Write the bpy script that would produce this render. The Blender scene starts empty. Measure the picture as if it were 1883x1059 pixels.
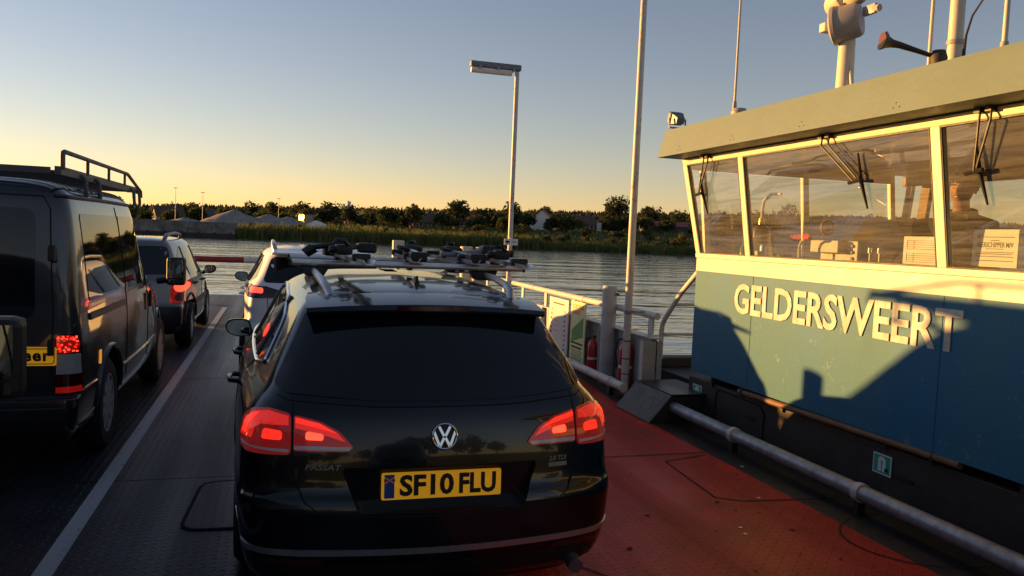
import bpy, bmesh, math, random
from mathutils import Vector, Matrix
from mathutils.bvhtree import BVHTree
R = math.radians
sc = bpy.context.scene
col = sc.collection
random.seed(7)

# ------------------------------------------------------------------ camera
F_PX, YAW, PITCH, ROLL, EYE = 1450.0, R(16.586), R(-3.6485), R(2.4), 1.72
fw = Vector((math.sin(YAW)*math.cos(PITCH), math.cos(YAW)*math.cos(PITCH), math.sin(PITCH)))
r0 = Vector((math.cos(YAW), -math.sin(YAW), 0)); u0 = r0.cross(fw)
rt = r0*math.cos(ROLL)+u0*math.sin(ROLL); up = -r0*math.sin(ROLL)+u0*math.cos(ROLL)
cd = bpy.data.cameras.new('camera'); cam = bpy.data.objects.new('camera', cd); col.objects.link(cam)
cd.sensor_width = 36; cd.lens = F_PX/1883*36; cd.clip_start = .05; cd.clip_end = 6000
M3 = Matrix((rt, up, -fw)).transposed()
cam.matrix_world = Matrix.Translation((0, 0, EYE)) @ M3.to_4x4()
sc.camera = cam
# ------------------------------------------------------------------ sky, sun, exposure
SUN_AZ, SUN_EL = R(-51), R(5.0)          # azimuth from +Y towards +X (negative: to the left)
S = Vector((math.sin(SUN_AZ)*math.cos(SUN_EL), math.cos(SUN_AZ)*math.cos(SUN_EL), math.sin(SUN_EL)))
w = bpy.data.worlds.new('World'); sc.world = w; w.use_nodes = True
nt = w.node_tree; bg = nt.nodes['Background']
sky = nt.nodes.new('ShaderNodeTexSky'); sky.sky_type = 'NISHITA'; sky.sun_disc = False
sky.sun_elevation = SUN_EL; sky.sun_rotation = SUN_AZ
sky.air_density = 1.0; sky.dust_density = .05; sky.ozone_density = 1.5; sky.altitude = 0
wb = nt.nodes.new('ShaderNodeMix'); wb.data_type = 'RGBA'; wb.blend_type = 'MULTIPLY'; wb.inputs[0].default_value = 1     # white balance of the whole sky
wb.inputs[7].default_value = (1, .785, .83, 1); nt.links.new(sky.outputs[0], wb.inputs[6])
nt.links.new(wb.outputs[2], bg.inputs[0]); bg.inputs[1].default_value = .10
ld = bpy.data.lights.new('sun', 'SUN'); ld.energy = 5.0; ld.angle = R(.53); ld.color = (1, .49, .12)
sun = bpy.data.objects.new('sun', ld); col.objects.link(sun)
sun.rotation_euler = S.to_track_quat('Z', 'Y').to_euler()
vs = sc.view_settings; vs.view_transform = 'Standard'; vs.look = 'None'; vs.gamma = 1; vs.exposure = 1.25
try: vs.use_curve_mapping = False
except Exception: pass

# ------------------------------------------------------------------ materials
MATS = {}
def mat(name, c, rough=.5, metal=0, coat=0, var=0, scale=8, bump=0, bscale=40, c2=None, emit=None, es=0, trans=0, ior=1.45, spec=.5, thr=(.4, .65), objc=True, stretch=None):
    m = bpy.data.materials.new(name); m.use_nodes = True; MATS[name] = m
    n = m.node_tree; b = n.nodes['Principled BSDF']
    b.inputs['Base Color'].default_value = (*c, 1); b.inputs['Roughness'].default_value = rough
    b.inputs['Metallic'].default_value = metal; b.inputs['Coat Weight'].default_value = coat
    b.inputs['Coat Roughness'].default_value = .04
    b.inputs['Transmission Weight'].default_value = trans; b.inputs['IOR'].default_value = ior
    b.inputs['Specular IOR Level'].default_value = spec
    if emit: b.inputs['Emission Color'].default_value = (*emit, 1); b.inputs['Emission Strength'].default_value = es
    if var or bump or c2:
        tc = n.nodes.new('ShaderNodeTexCoord'); vec = tc.outputs['Object']
        if stretch:
            mp = n.nodes.new('ShaderNodeMapping'); mp.inputs['Scale'].default_value = stretch
            n.links.new(vec, mp.inputs[0]); vec = mp.outputs[0]
    if var or c2:
        t = n.nodes.new('ShaderNodeTexNoise'); t.inputs['Scale'].default_value = scale; t.inputs['Detail'].default_value = 7
        t.inputs['Roughness'].default_value = .65
        n.links.new(vec, t.inputs['Vector'])
        rp_ = n.nodes.new('ShaderNodeValToRGB'); e = rp_.color_ramp.elements
        e[0].position, e[1].position = thr
        c2 = c2 or tuple(max(0, k*(1-var)) for k in c)
        e[0].color = (*c2, 1); e[1].color = (*c, 1)
        n.links.new(t.outputs['Fac'], rp_.inputs[0]); n.links.new(rp_.outputs[0], b.inputs['Base Color'])
        mr = n.nodes.new('ShaderNodeMapRange'); mr.inputs[3].default_value = min(1, rough*1.35); mr.inputs[4].default_value = rough*.85
        n.links.new(t.outputs['Fac'], mr.inputs[0]); n.links.new(mr.outputs[0], b.inputs['Roughness'])
    if bump:
        t2 = n.nodes.new('ShaderNodeTexNoise'); t2.inputs['Scale'].default_value = bscale; t2.inputs['Detail'].default_value = 5
        n.links.new(vec, t2.inputs['Vector'])
        bp = n.nodes.new('ShaderNodeBump'); bp.inputs['Strength'].default_value = bump; bp.inputs['Distance'].default_value = .02
        n.links.new(t2.outputs['Fac'], bp.inputs['Height']); n.links.new(bp.outputs[0], b.inputs['Normal'])
    return m

def glass(name, tint=(1, 1, 1), rough=.0, refl=1.0):
    m = bpy.data.materials.new(name); m.use_nodes = True; n = m.node_tree; n.nodes.clear(); MATS[name] = m
    o = n.nodes.new('ShaderNodeOutputMaterial'); mx = n.nodes.new('ShaderNodeMixShader')
    t = n.nodes.new('ShaderNodeBsdfTransparent'); t.inputs[0].default_value = (*tint, 1)
    g = n.nodes.new('ShaderNodeBsdfGlossy'); g.inputs['Roughness'].default_value = rough; g.inputs[0].default_value = (refl, refl, refl, 1)
    fr = n.nodes.new('ShaderNodeFresnel'); ge = n.nodes.new('ShaderNodeNewGeometry'); ir = n.nodes.new('ShaderNodeMapRange')
    ir.inputs[3].default_value = 1.52; ir.inputs[4].default_value = 1/1.52; n.links.new(ge.outputs['Backfacing'], ir.inputs[0]); n.links.new(ir.outputs[0], fr.inputs[0])   # same thin pane from both sides
    dbl = n.nodes.new('ShaderNodeMath'); dbl.operation = 'MULTIPLY'; dbl.inputs[1].default_value = 2.4; dbl.use_clamp = True
    n.links.new(fr.outputs[0], dbl.inputs[0]); n.links.new(dbl.outputs[0], mx.inputs[0])
    n.links.new(t.outputs[0], mx.inputs[1]); n.links.new(g.outputs[0], mx.inputs[2]); n.links.new(mx.outputs[0], o.inputs[0])
    return m

def tread_bump(m, s=.052, strength=.5, extra=True):
    """raised lug pattern of chequer plate as relief"""
    n = m.node_tree; b = n.nodes['Principled BSDF']; L = n.links.new
    def M(op, a, bb=None, cl=False):
        k = n.nodes.new('ShaderNodeMath'); k.operation = op; k.use_clamp = cl
        for i, v in enumerate((a, bb)):
            if v is None: continue
            if isinstance(v, (int, float)): k.inputs[i].default_value = v
            else: L(v, k.inputs[i])
        return k.outputs[0]
    tc = n.nodes.new('ShaderNodeTexCoord'); sp = n.nodes.new('ShaderNodeSeparateXYZ'); L(tc.outputs['Object'], sp.inputs[0])
    x = M('DIVIDE', sp.outputs[0], s); y = M('DIVIDE', sp.outputs[1], s)
    u = M('SUBTRACT', M('FRACT', x), .5); v = M('SUBTRACT', M('FRACT', y), .5)
    par = M('FLOORED_MODULO', M('ADD', M('FLOOR', x), M('FLOOR', y)), 2.0)
    sg = M('SUBTRACT', 1.0, M('MULTIPLY', par, 2.0)); sv = M('MULTIPLY', sg, v)
    a = M('DIVIDE', M('ADD', u, sv), .62); c = M('DIVIDE', M('SUBTRACT', u, sv), .2)
    d = M('ADD', M('MULTIPLY', a, a), M('MULTIPLY', c, c))
    h = M('SUBTRACT', 1.0, M('MULTIPLY', d, .9), True)
    h = M('POWER', h, .6)
    t2 = n.nodes.new('ShaderNodeTexNoise'); t2.inputs['Scale'].default_value = 1.7; t2.inputs['Detail'].default_value = 6; L(tc.outputs['Object'], t2.inputs['Vector'])
    wear = M('MULTIPLY', h, M('ADD', M('MULTIPLY', t2.outputs['Fac'], 1.2), .1))
    t3 = n.nodes.new('ShaderNodeTexNoise'); t3.inputs['Scale'].default_value = .55; t3.inputs['Detail'].default_value = 3; L(tc.outputs['Object'], t3.inputs['Vector'])
    hh = M('ADD', wear, M('MULTIPLY', t3.outputs['Fac'], 3.0))
    mp = n.nodes.new('ShaderNodeMapping'); mp.inputs['Scale'].default_value = (2.2, .12, 1); L(tc.outputs['Object'], mp.inputs[0])
    t4 = n.nodes.new('ShaderNodeTexNoise'); t4.inputs['Scale'].default_value = 1.0; t4.inputs['Detail'].default_value = 6; L(mp.outputs[0], t4.inputs['Vector'])
    rg = n.nodes.new('ShaderNodeMapRange'); rg.inputs[1].default_value = .3; rg.inputs[2].default_value = .7; rg.inputs[3].default_value = .30; rg.inputs[4].default_value = .62
    L(t4.outputs['Fac'], rg.inputs[0]); L(rg.outputs[0], b.inputs['Roughness'])
    src = b.inputs['Base Color'].links[0].from_socket; tr = n.nodes.new('ShaderNodeMix'); tr.data_type = 'RGBA'; tr.blend_type = 'MULTIPLY'   # rubbed-in tyre tracks along the lanes
    L(M('MULTIPLY', M('SUBTRACT', t4.outputs['Fac'], .42, True), 2.2, True), tr.inputs[0]); L(src, tr.inputs[6]); tr.inputs[7].default_value = (.42, .42, .44, 1); L(tr.outputs[2], b.inputs['Base Color'])
    bp = n.nodes.new('ShaderNodeBump'); bp.inputs['Strength'].default_value = strength; bp.inputs['Distance'].default_value = .006
    L(hh, bp.inputs['Height']); L(bp.outputs[0], b.inputs['Normal'])

mat('deck_steel', (.024, .030, .040), .40, 0, 0, c2=(.012, .013, .016), scale=2.2, thr=(.35, .62)); tread_bump(MATS['deck_steel'], strength=1.0)
mat('deck_red', (.46, .040, .022), .55, 0, 0, spec=.2, c2=(.32, .032, .018), scale=2.6, thr=(.30, .58)); tread_bump(MATS['deck_red'], strength=.9)
mat('deck_black', (.018, .017, .016), .6, c2=(.035, .03, .026), scale=3); tread_bump(MATS['deck_black'], strength=.35)
mat('line_white', (.50, .51, .52), .6, c2=(.10, .105, .11), scale=18, thr=(.30, .42)); tread_bump(MATS['line_white'], strength=.4)
mat('seam', (.006, .006, .007), .9)
mat('rust_dark', (.035, .018, .012), .8, var=.5, scale=30)
mat('paint_blue', (.014, .14, .28), .45, 0, 0, spec=.28, c2=(.035, .15, .22), scale=2.6, bump=.05, bscale=30, thr=(.42, .75), stretch=(1, 1, .3))
nn_ = MATS['paint_blue'].node_tree; pb = nn_.nodes['Principled BSDF']; src = pb.inputs['Base Color'].links[0].from_socket     # chips and scuffs in the paint
tc_ = nn_.nodes.new('ShaderNodeTexCoord'); t_a = nn_.nodes.new('ShaderNodeTexNoise'); t_a.inputs['Scale'].default_value = 13; t_a.inputs['Detail'].default_value = 8; t_a.inputs['Roughness'].default_value = .75
nn_.links.new(tc_.outputs['Object'], t_a.inputs['Vector']); r_a = nn_.nodes.new('ShaderNodeMapRange'); r_a.inputs[1].default_value = .60; r_a.inputs[2].default_value = .68; nn_.links.new(t_a.outputs['Fac'], r_a.inputs[0])
m_a = nn_.nodes.new('ShaderNodeMix'); m_a.data_type = 'RGBA'; nn_.links.new(r_a.outputs[0], m_a.inputs[0]); nn_.links.new(src, m_a.inputs[6]); m_a.inputs[7].default_value = (.13, .23, .26, 1); nn_.links.new(m_a.outputs[2], pb.inputs['Base Color'])
mat('paint_cream', (.66, .63, .50), .38, 0, .1, var=.12, scale=4)
mat('frame_cream', (.80, .76, .56), .35, 0, .2, var=.08, scale=6)
mat('fascia', (.11, .17, .165), .45, var=.12, scale=2.5, bump=.06, bscale=20)
mat('letter_white', (.56, .56, .52), .45, var=.35, scale=9)
mat('trunk_dark', (.022, .020, .019), .55, c2=(.045, .032, .025), scale=4, thr=(.35, .7), bump=.15, bscale=25)
mat('galv', (.34, .36, .38), .42, .65, c2=(.22, .23, .25), scale=14, thr=(.35, .6), bump=.1, bscale=60)
mat('bulwark_grey', (.42, .43, .41), .5, c2=(.30, .29, .26), scale=5, thr=(.3, .55), bump=.08, bscale=30)
mat('rail_cream', (.62, .60, .54), .42, c2=(.45, .40, .33), scale=9, thr=(.3, .5))
mat('pole_paint', (.52, .50, .46), .42, c2=(.30, .22, .16), scale=14, thr=(.3, .44))
mat('black_plastic', (.012, .012, .013), .45, var=.3, scale=30)
mat('black_matt', (.008, .008, .009), .75, var=.3, scale=30)
mat('rubber', (.014, .014, .014), .8, bump=.2, bscale=90)
mat('car_black', (.002, .0026, .005), .2, 0, .6, spec=.3)
mat('car_white', (.80, .82, .86), .34, 0, .4)
mat('car_silver', (.15, .145, .14), .36, .45, .8)
mat('van_dark', (.018, .021, .026), .32, .3, .9)
mat('chrome', (.72, .73, .74), .12, 1)
mat('alu', (.60, .61, .62), .32, .9, var=.15, scale=20)
mat('alu_dark', (.22, .23, .25), .38, .8, var=.2, scale=20)
mat('rack_grey', (.085, .092, .105), .5, .2, var=.25, scale=12)
mat('glass_dark', (.004, .005, .006), .03, 0, 0, spec=.65)
mat('glass_car', (.010, .013, .013), .03, 0, 0, spec=.7)
mat('lamp_red', (.22, .006, .006), .12, 0, 1, emit=(1, .02, .01), es=.07)
mat('lamp_dark', (.045, .002, .003), .12, 0, 1)
mat('lamp_glow', (.6, .02, .01), .3, emit=(1, .020, .010), es=.6)
mat('lamp_hot', (.8, .1, .05), .3, emit=(1, .045, .02), es=1.25)
mat('lamp_glow2', (.4, .01, .01), .2, 0, 1, emit=(1, .02, .01), es=.22, bump=.5, bscale=140)
mat('lamp_body', (.20, .006, .006), .12, 0, 1, emit=(1, .015, .008), es=.045, bump=.4, bscale=160)
mat('lamp_clear', (.55, .5, .5), .15, 0, 1)
mat('lamp_amber', (.7, .25, .03), .3, emit=(1, .4, .05), es=.25)
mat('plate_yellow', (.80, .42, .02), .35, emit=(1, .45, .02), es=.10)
mat('plate_blue', (.02, .06, .25), .4)
mat('ink', (.008, .008, .008), .5)
mat('ink_grey', (.12, .12, .13), .6)
mat('paper', (.72, .70, .64), .6, var=.05, scale=5)
mat('poster_yellow', (.80, .82, .42), .5, var=.06, scale=5)
mat('poster_green', (.10, .36, .10), .5, var=.15, scale=9)
mat('ink_orange', (.70, .20, .06), .5)
mat('ink_blue', (.10, .14, .45), .5)
mat('red_gloss', (.50, .02, .02), .3, 0, .5)
mat('barrier_red', (.36, .03, .04), .45, var=.2, scale=8)
mat('barrier_white', (.62, .62, .62), .45, var=.15, scale=8)
mat('orange', (.75, .16, .03), .5)
mat('sign_green', (.03, .36, .24), .45, var=.1, scale=20)
mat('sign_white', (.70, .74, .70), .45)
mat('wood', (.30, .17, .07), .5, c2=(.16, .08, .03), scale=6, stretch=(8, 1, 8), thr=(.3, .6))
mat('wood_light', (.55, .40, .22), .5, c2=(.38, .25, .12), scale=6, stretch=(8, 1, 8), thr=(.3, .6))
mat('wood_pole', (.20, .11, .05), .55, c2=(.10, .05, .025), scale=9, stretch=(6, .6, 6), thr=(.3, .6))
mat('ceiling', (.80, .66, .42), .38, 0, .1, c2=(.46, .33, .16), scale=4, stretch=(6, .6, 1), thr=(.32, .62), bump=.25, bscale=6)  # gold tone and streaks put in for sunlight rippling off the river
mat('cabin_dark', (.05, .042, .035), .6, var=.3, scale=5)
mat('cabin_grey', (.20, .19, .17), .55, var=.15, scale=5)
mat('console_black', (.018, .017, .016), .4)
mat('brass', (.62, .38, .12), .25, 1, var=.2, scale=10)
mat('skin', (.36, .19, .12), .55)
mat('jacket', (.018, .018, .022), .75, bump=.3, bscale=40)
mat('hair', (.018, .013, .010), .7, bump=.5, bscale=60)
mat('lamp_tube', (.75, .73, .66), .25, 0, .4)
mat('lamp_housing', (.20, .22, .25), .5, var=.3, scale=18)
mat('floodlight', (.16, .21, .25), .4, var=.2, scale=14)
mat('beige', (.58, .54, .44), .45, var=.12, scale=10)
mat('grey_paint', (.36, .34, .33), .45, var=.15, scale=10)
mat('horn_red', (.10, .025, .02), .4)
mat('bottle', (.10, .32, .08), .2, trans=.3)
glass('pane', (.80, .84, .80), .0, 1.0)
pn = MATS['pane'].node_tree; po = next(k for k in pn.nodes if k.type == 'OUTPUT_MATERIAL'); base_sh = po.inputs[0].links[0].from_socket    # pale streaky film added to give the panes a golden glare
tcg = pn.nodes.new('ShaderNodeTexCoord'); mpg = pn.nodes.new('ShaderNodeMapping'); mpg.inputs['Rotation'].default_value = (R(-14), 0, 0); mpg.inputs['Scale'].default_value = (1, .7, 16)
ng = pn.nodes.new('ShaderNodeTexNoise'); ng.inputs['Scale'].default_value = 2.2; ng.inputs['Detail'].default_value = 8; ng.inputs['Roughness'].default_value = .7
pn.links.new(tcg.outputs['Object'], mpg.inputs[0]); pn.links.new(mpg.outputs[0], ng.inputs['Vector'])
rg_ = pn.nodes.new('ShaderNodeMapRange'); rg_.inputs[1].default_value = .32; rg_.inputs[2].default_value = .75; rg_.inputs[3].default_value = .015; rg_.inputs[4].default_value = .15; pn.links.new(ng.outputs['Fac'], rg_.inputs[0])
fd = pn.nodes.new('ShaderNodeBsdfDiffuse'); fd.inputs[0].default_value = (.75, .72, .66, 1); fm = pn.nodes.new('ShaderNodeMixShader')
pn.links.new(rg_.outputs[0], fm.inputs[0]); pn.links.new(base_sh, fm.inputs[1]); pn.links.new(fd.outputs[0], fm.inputs[2]); pn.links.new(fm.outputs[0], po.inputs[0])
mat('mirror_glass', (.55, .60, .60), .02, 1)
# far bank
mat('sand_heap', (.30, .28, .25), .9, c2=(.20, .19, .18), scale=.7, bump=.8, bscale=2)
mat('quay', (.22, .21, .20), .9, c2=(.11, .10, .10), scale=.5, bump=.5, bscale=3)
mat('grass', (.075, .095, .022), .9, c2=(.04, .055, .015), scale=.3, bump=.8, bscale=3)
mat('soil', (.07, .065, .045), .95, var=.4, scale=.3)
for i, c in enumerate([(.062, .082, .026), (.080, .098, .028), (.050, .068, .026), (.11, .115, .034), (.12, .10, .036)]):
    m = mat('leaf%d' % i, c, .7, var=.45, scale=.9)
    m.node_tree.nodes['Principled BSDF'].inputs['Subsurface Weight'].default_value = 0
mat('conifer', (.055, .062, .034), .85, var=.35, scale=.05)
mat('bark', (.055, .045, .035), .9, var=.4, scale=6)
mat('reed', (.19, .18, .06), .85, c2=(.09, .12, .03), scale=.35)
mat('house_white', (.68, .67, .63), .7, var=.1, scale=1)
mat('house_brick', (.20, .10, .07), .8, var=.25, scale=3)
mat('house_pale', (.34, .30, .25), .8, var=.15, scale=2)
mat('roof_red', (.22, .062, .04), .75, var=.3, scale=1.5)
mat('roof_grey', (.10, .10, .11), .7, var=.3, scale=1.5)
mat('roof_brown', (.11, .075, .055), .8, var=.3, scale=1.5)
mat('shed_red', (.33, .07, .05), .6, var=.15, scale=.5)
mat('shed_green', (.07, .095, .07), .7, var=.2, scale=.5)
mat('win', (.02, .025, .03), .1)
for k in ['leaf%d' % i for i in range(5)]+['reed', 'conifer']:                     # thin leaves let some light through
    nn_ = MATS[k].node_tree; pb = nn_.nodes['Principled BSDF']; tl = nn_.nodes.new('ShaderNodeBsdfTranslucent'); mx_ = nn_.nodes.new('ShaderNodeMixShader'); mx_.inputs[0].default_value = .42
    src = pb.inputs['Base Color'].links[0].from_socket; nn_.links.new(src, tl.inputs[0]); nn_.links.new(pb.outputs[0], mx_.inputs[1]); nn_.links.new(tl.outputs[0], mx_.inputs[2])
    nn_.links.new(mx_.outputs[0], nn_.nodes['Material Output'].inputs[0])
mat('glint_glass', (.9, .5, .16), .36, 1)

# water
m = bpy.data.materials.new('river_water'); m.use_nodes = True; MATS['river_water'] = m
n = m.node_tree; b = n.nodes['Principled BSDF']; L = n.links.new
b.inputs['Base Color'].default_value = (.15, .178, .19, 1); b.inputs['Roughness'].default_value = .06; b.inputs['IOR'].default_value = 1.40
tc = n.nodes.new('ShaderNodeTexCoord'); prev = None
for sx, sy, st, dist in ((.05, .17, 1.0, .30), (.30, .95, 1.0, .06), (1.1, 3.0, 1.0, .011)):
    mp = n.nodes.new('ShaderNodeMapping'); mp.inputs['Scale'].default_value = (sx, sy, 1); mp.inputs['Rotation'].default_value = (0, 0, .25)
    t = n.nodes.new('ShaderNodeTexNoise'); t.inputs['Scale'].default_value = 1; t.inputs['Detail'].default_value = 3; t.inputs['Distortion'].default_value = .35
    bp = n.nodes.new('ShaderNodeBump'); bp.inputs['Strength'].default_value = st; bp.inputs['Distance'].default_value = dist
    L(tc.outputs['Object'], mp.inputs[0]); L(mp.outputs[0], t.inputs['Vector']); L(t.outputs['Fac'], bp.inputs['Height'])
    if prev: L(prev, bp.inputs['Normal'])
    prev = bp.outputs[0]
L(prev, b.inputs['Normal'])

# ------------------------------------------------------------------ mesh helpers
class MB:
    def __init__(s): s.v = []; s.f = []; s.mi = []; s.sm = []
    def add(s, vs_, fs, mi=0, sm=False):
        o = len(s.v); s.v += [tuple(p) for p in vs_]
        for f in fs: s.f.append([i+o for i in f]); s.mi.append(mi); s.sm.append(sm)
        return s
    def box(s, a, b, mi=0, bev=0, rz=0, c=None):
        (x0, y0, z0), (x1, y1, z1) = a, b
        if bev:
            bm = bmesh.new(); bmesh.ops.create_cube(bm, size=1)
            for v in bm.verts: v.co = Vector(((x0+x1)/2+v.co.x*(x1-x0), (y0+y1)/2+v.co.y*(y1-y0), (z0+z1)/2+v.co.z*(z1-z0)))
            bmesh.ops.bevel(bm, geom=bm.edges[:], offset=bev, segments=2, profile=.6, affect='EDGES')
            bm.verts.index_update()
            vv = [v.co.copy() for v in bm.verts]; ff = [[v.index for v in f.verts] for f in bm.faces]; bm.free()
        else:
            vv = [Vector(p) for p in ((x0, y0, z0), (x1, y0, z0), (x1, y1, z0), (x0, y1, z0), (x0, y0, z1), (x1, y0, z1), (x1, y1, z1), (x0, y1, z1))]
            ff = [(3, 2, 1, 0), (4, 5, 6, 7), (0, 1, 5, 4), (1, 2, 6, 5), (2, 3, 7, 6), (3, 0, 4, 7)]
        if rz:
            cc = Vector(c or ((x0+x1)/2, (y0+y1)/2, 0)); cc.z = 0; q = Matrix.Rotation(rz, 3, 'Z')
            vv = [q @ (p-cc)+cc for p in vv]
        return s.add(vv, ff, mi)
    def hexa(s, bot, top, mi=0):
        return s.add(list(bot)+list(top), [(3, 2, 1, 0), (4, 5, 6, 7), (0, 1, 5, 4), (1, 2, 6, 5), (2, 3, 7, 6), (3, 0, 4, 7)], mi)
    def tube(s, pts, r, n=10, mi=0, cap=True):
        pts = [Vector(p) for p in pts]; k = len(pts); rs = r if isinstance(r, (list, tuple)) else [r]*k
        vv = []; prevn = None
        for i, p in enumerate(pts):
            t = (pts[min(i+1, k-1)]-pts[max(i-1, 0)]).normalized()
            if prevn is None:
                a = Vector((0, 0, 1)) if abs(t.z) < .9 else Vector((1, 0, 0)); nn = t.cross(a).normalized()
            else: nn = (prevn - t*prevn.dot(t)).normalized()
            prevn = nn; bb = t.cross(nn)
            vv += [p+(nn*math.cos(2*math.pi*j/n)+bb*math.sin(2*math.pi*j/n))*rs[i] for j in range(n)]
        ff = [(i*n+j, i*n+(j+1) % n, (i+1)*n+(j+1) % n, (i+1)*n+j) for i in range(k-1) for j in range(n)]
        s.add(vv, ff, mi, True)
        if cap:
            o = len(s.v)-len(vv)
            s.f.append([o+j for j in reversed(range(n))]); s.mi.append(mi); s.sm.append(False)
            s.f.append([o+(k-1)*n+j for j in range(n)]); s.mi.append(mi); s.sm.append(False)
        return s
    def lathe(s, prof, n=24, mi=0, M=None, sm=True):
        """prof: (r, h) pairs, turned round local Z, moved by matrix M"""
        M = M or Matrix.Identity(4); vv = []
        for r, h in prof:
            vv += [M @ Vector((r*math.cos(2*math.pi*j/n), r*math.sin(2*math.pi*j/n), h)) for j in range(n)]
        k = len(prof); ff = [(i*n+j, i*n+(j+1) % n, (i+1)*n+(j+1) % n, (i+1)*n+j) for i in range(k-1) for j in range(n)]
        ff.append(list(reversed(range(n)))); ff.append([(k-1)*n+j for j in range(n)])
        return s.add(vv, ff, mi, sm)
    def prism(s, poly, d, M=None, mi=0):
        """flat polygon in local XY extruded d along local Z"""
        M = M or Matrix.Identity(4); k = len(poly)
        vv = [M @ Vector((x, y, 0)) for x, y in poly]+[M @ Vector((x, y, d)) for x, y in poly]
        return s.add(vv, [list(reversed(range(k))), list(range(k, 2*k))]+[(i, (i+1) % k, k+(i+1) % k, k+i) for i in range(k)], mi)
def MX(loc, x, y, z=None):
    x = Vector(x).normalized(); y = Vector(y).normalized(); z = Vector(z).normalized() if z else x.cross(y)
    m_ = Matrix((x, y, z)).transposed().to_4x4(); m_.translation = Vector(loc); return m_
def lm(mesh, mats):
    for k in (mats if isinstance(mats, (list, tuple)) else [mats]): mesh.materials.append(MATS[k])
def obj(name, mb, mats, parent=None, loc=None, bev=0, sharp=40, smooth=False):
    if isinstance(mb, MB):
        me = bpy.data.meshes.new(name); me.from_pydata(mb.v, [], mb.f)
        me.polygons.foreach_set('material_index', mb.mi); me.polygons.foreach_set('use_smooth', mb.sm)
        bm = bmesh.new(); bm.from_mesh(me); bmesh.ops.recalc_face_normals(bm, faces=bm.faces[:]); bm.to_mesh(me); bm.free()
        if any(mb.sm): me.set_sharp_from_angle(angle=R(sharp))
    else: me = mb; me.name = name
    if not me.materials: lm(me, mats)
    o = bpy.data.objects.new(name, me); col.objects.link(o)
    if parent: o.parent = parent
    if loc: o.location = loc
    if bev:
        md = o.modifiers.new('bevel', 'BEVEL'); md.width = bev; md.segments = 2; md.limit_method = 'ANGLE'; md.angle_limit = R(35)
    return o
def tag(o, label=None, cat=None, group=None, kind=None):
    if label: o['label'] = label
    if cat: o['category'] = cat
    if group: o['group'] = group
    if kind: o['kind'] = kind
    return o
def thing(name, label, cat, loc=(0, 0, 0), rz=0, group=None):
    o = bpy.data.objects.new(name, None); o.empty_display_size = .2; col.objects.link(o); o.location = loc; o.rotation_euler = (0, 0, rz)
    return tag(o, label, cat, group)
def copy_tree(o, parent=None):
    c = o.copy(); col.objects.link(c); c.parent = parent
    for ch in o.children: copy_tree(ch, c)
    return c
def text_mesh(body, size, ext=.002, off=0, shear=0, sp=1.0, align='CENTER'):
    cu = bpy.data.curves.new('txt', 'FONT'); cu.body = body; cu.size = size; cu.extrude = ext; cu.offset = off; cu.shear = shear
    cu.space_character = sp; cu.align_x = align; cu.align_y = 'CENTER'; cu.resolution_u = 3
    o = bpy.data.objects.new('txt', cu); col.objects.link(o)
    dg = bpy.context.evaluated_depsgraph_get(); me = bpy.data.meshes.new_from_object(o.evaluated_get(dg))
    bpy.data.objects.remove(o); bpy.data.curves.remove(cu); me.materials.clear()
    return me
def text(name, body, size, M, m_, parent, ext=.002, off=0, shear=0, sp=1.0, wide=1.0, align='CENTER', width=None):
    me = text_mesh(body, size, ext, off, shear, sp, align)
    if width:
        xs = [v.co.x for v in me.vertices]; wide = width/(max(xs)-min(xs))
    me.transform(M @ Matrix.Diagonal((wide, 1, 1, 1)))
    return obj(name, me, m_, parent)
def rp(poly, r=.03, n=4):
    """round the corners of a closed polygon"""
    out = []; k = len(poly)
    for i in range(k):
        p = Vector(poly[i]); a = Vector(poly[i-1])-p; b_ = Vector(poly[(i+1) % k])-p
        rr = min(r, a.length*.45, b_.length*.45); p0 = p+a.normalized()*rr; p1 = p+b_.normalized()*rr
        for j in range(n+1):
            t_ = j/n; q = p0*(1-t_)**2+p*2*t_*(1-t_)+p1*t_*t_; out.append((q.x, q.y))
    return out
def arc(cx, cy, r, a0, a1, n=12): return [(cx+r*math.cos(a0+(a1-a0)*i/n), cy+r*math.sin(a0+(a1-a0)*i/n)) for i in range(n+1)]

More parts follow.
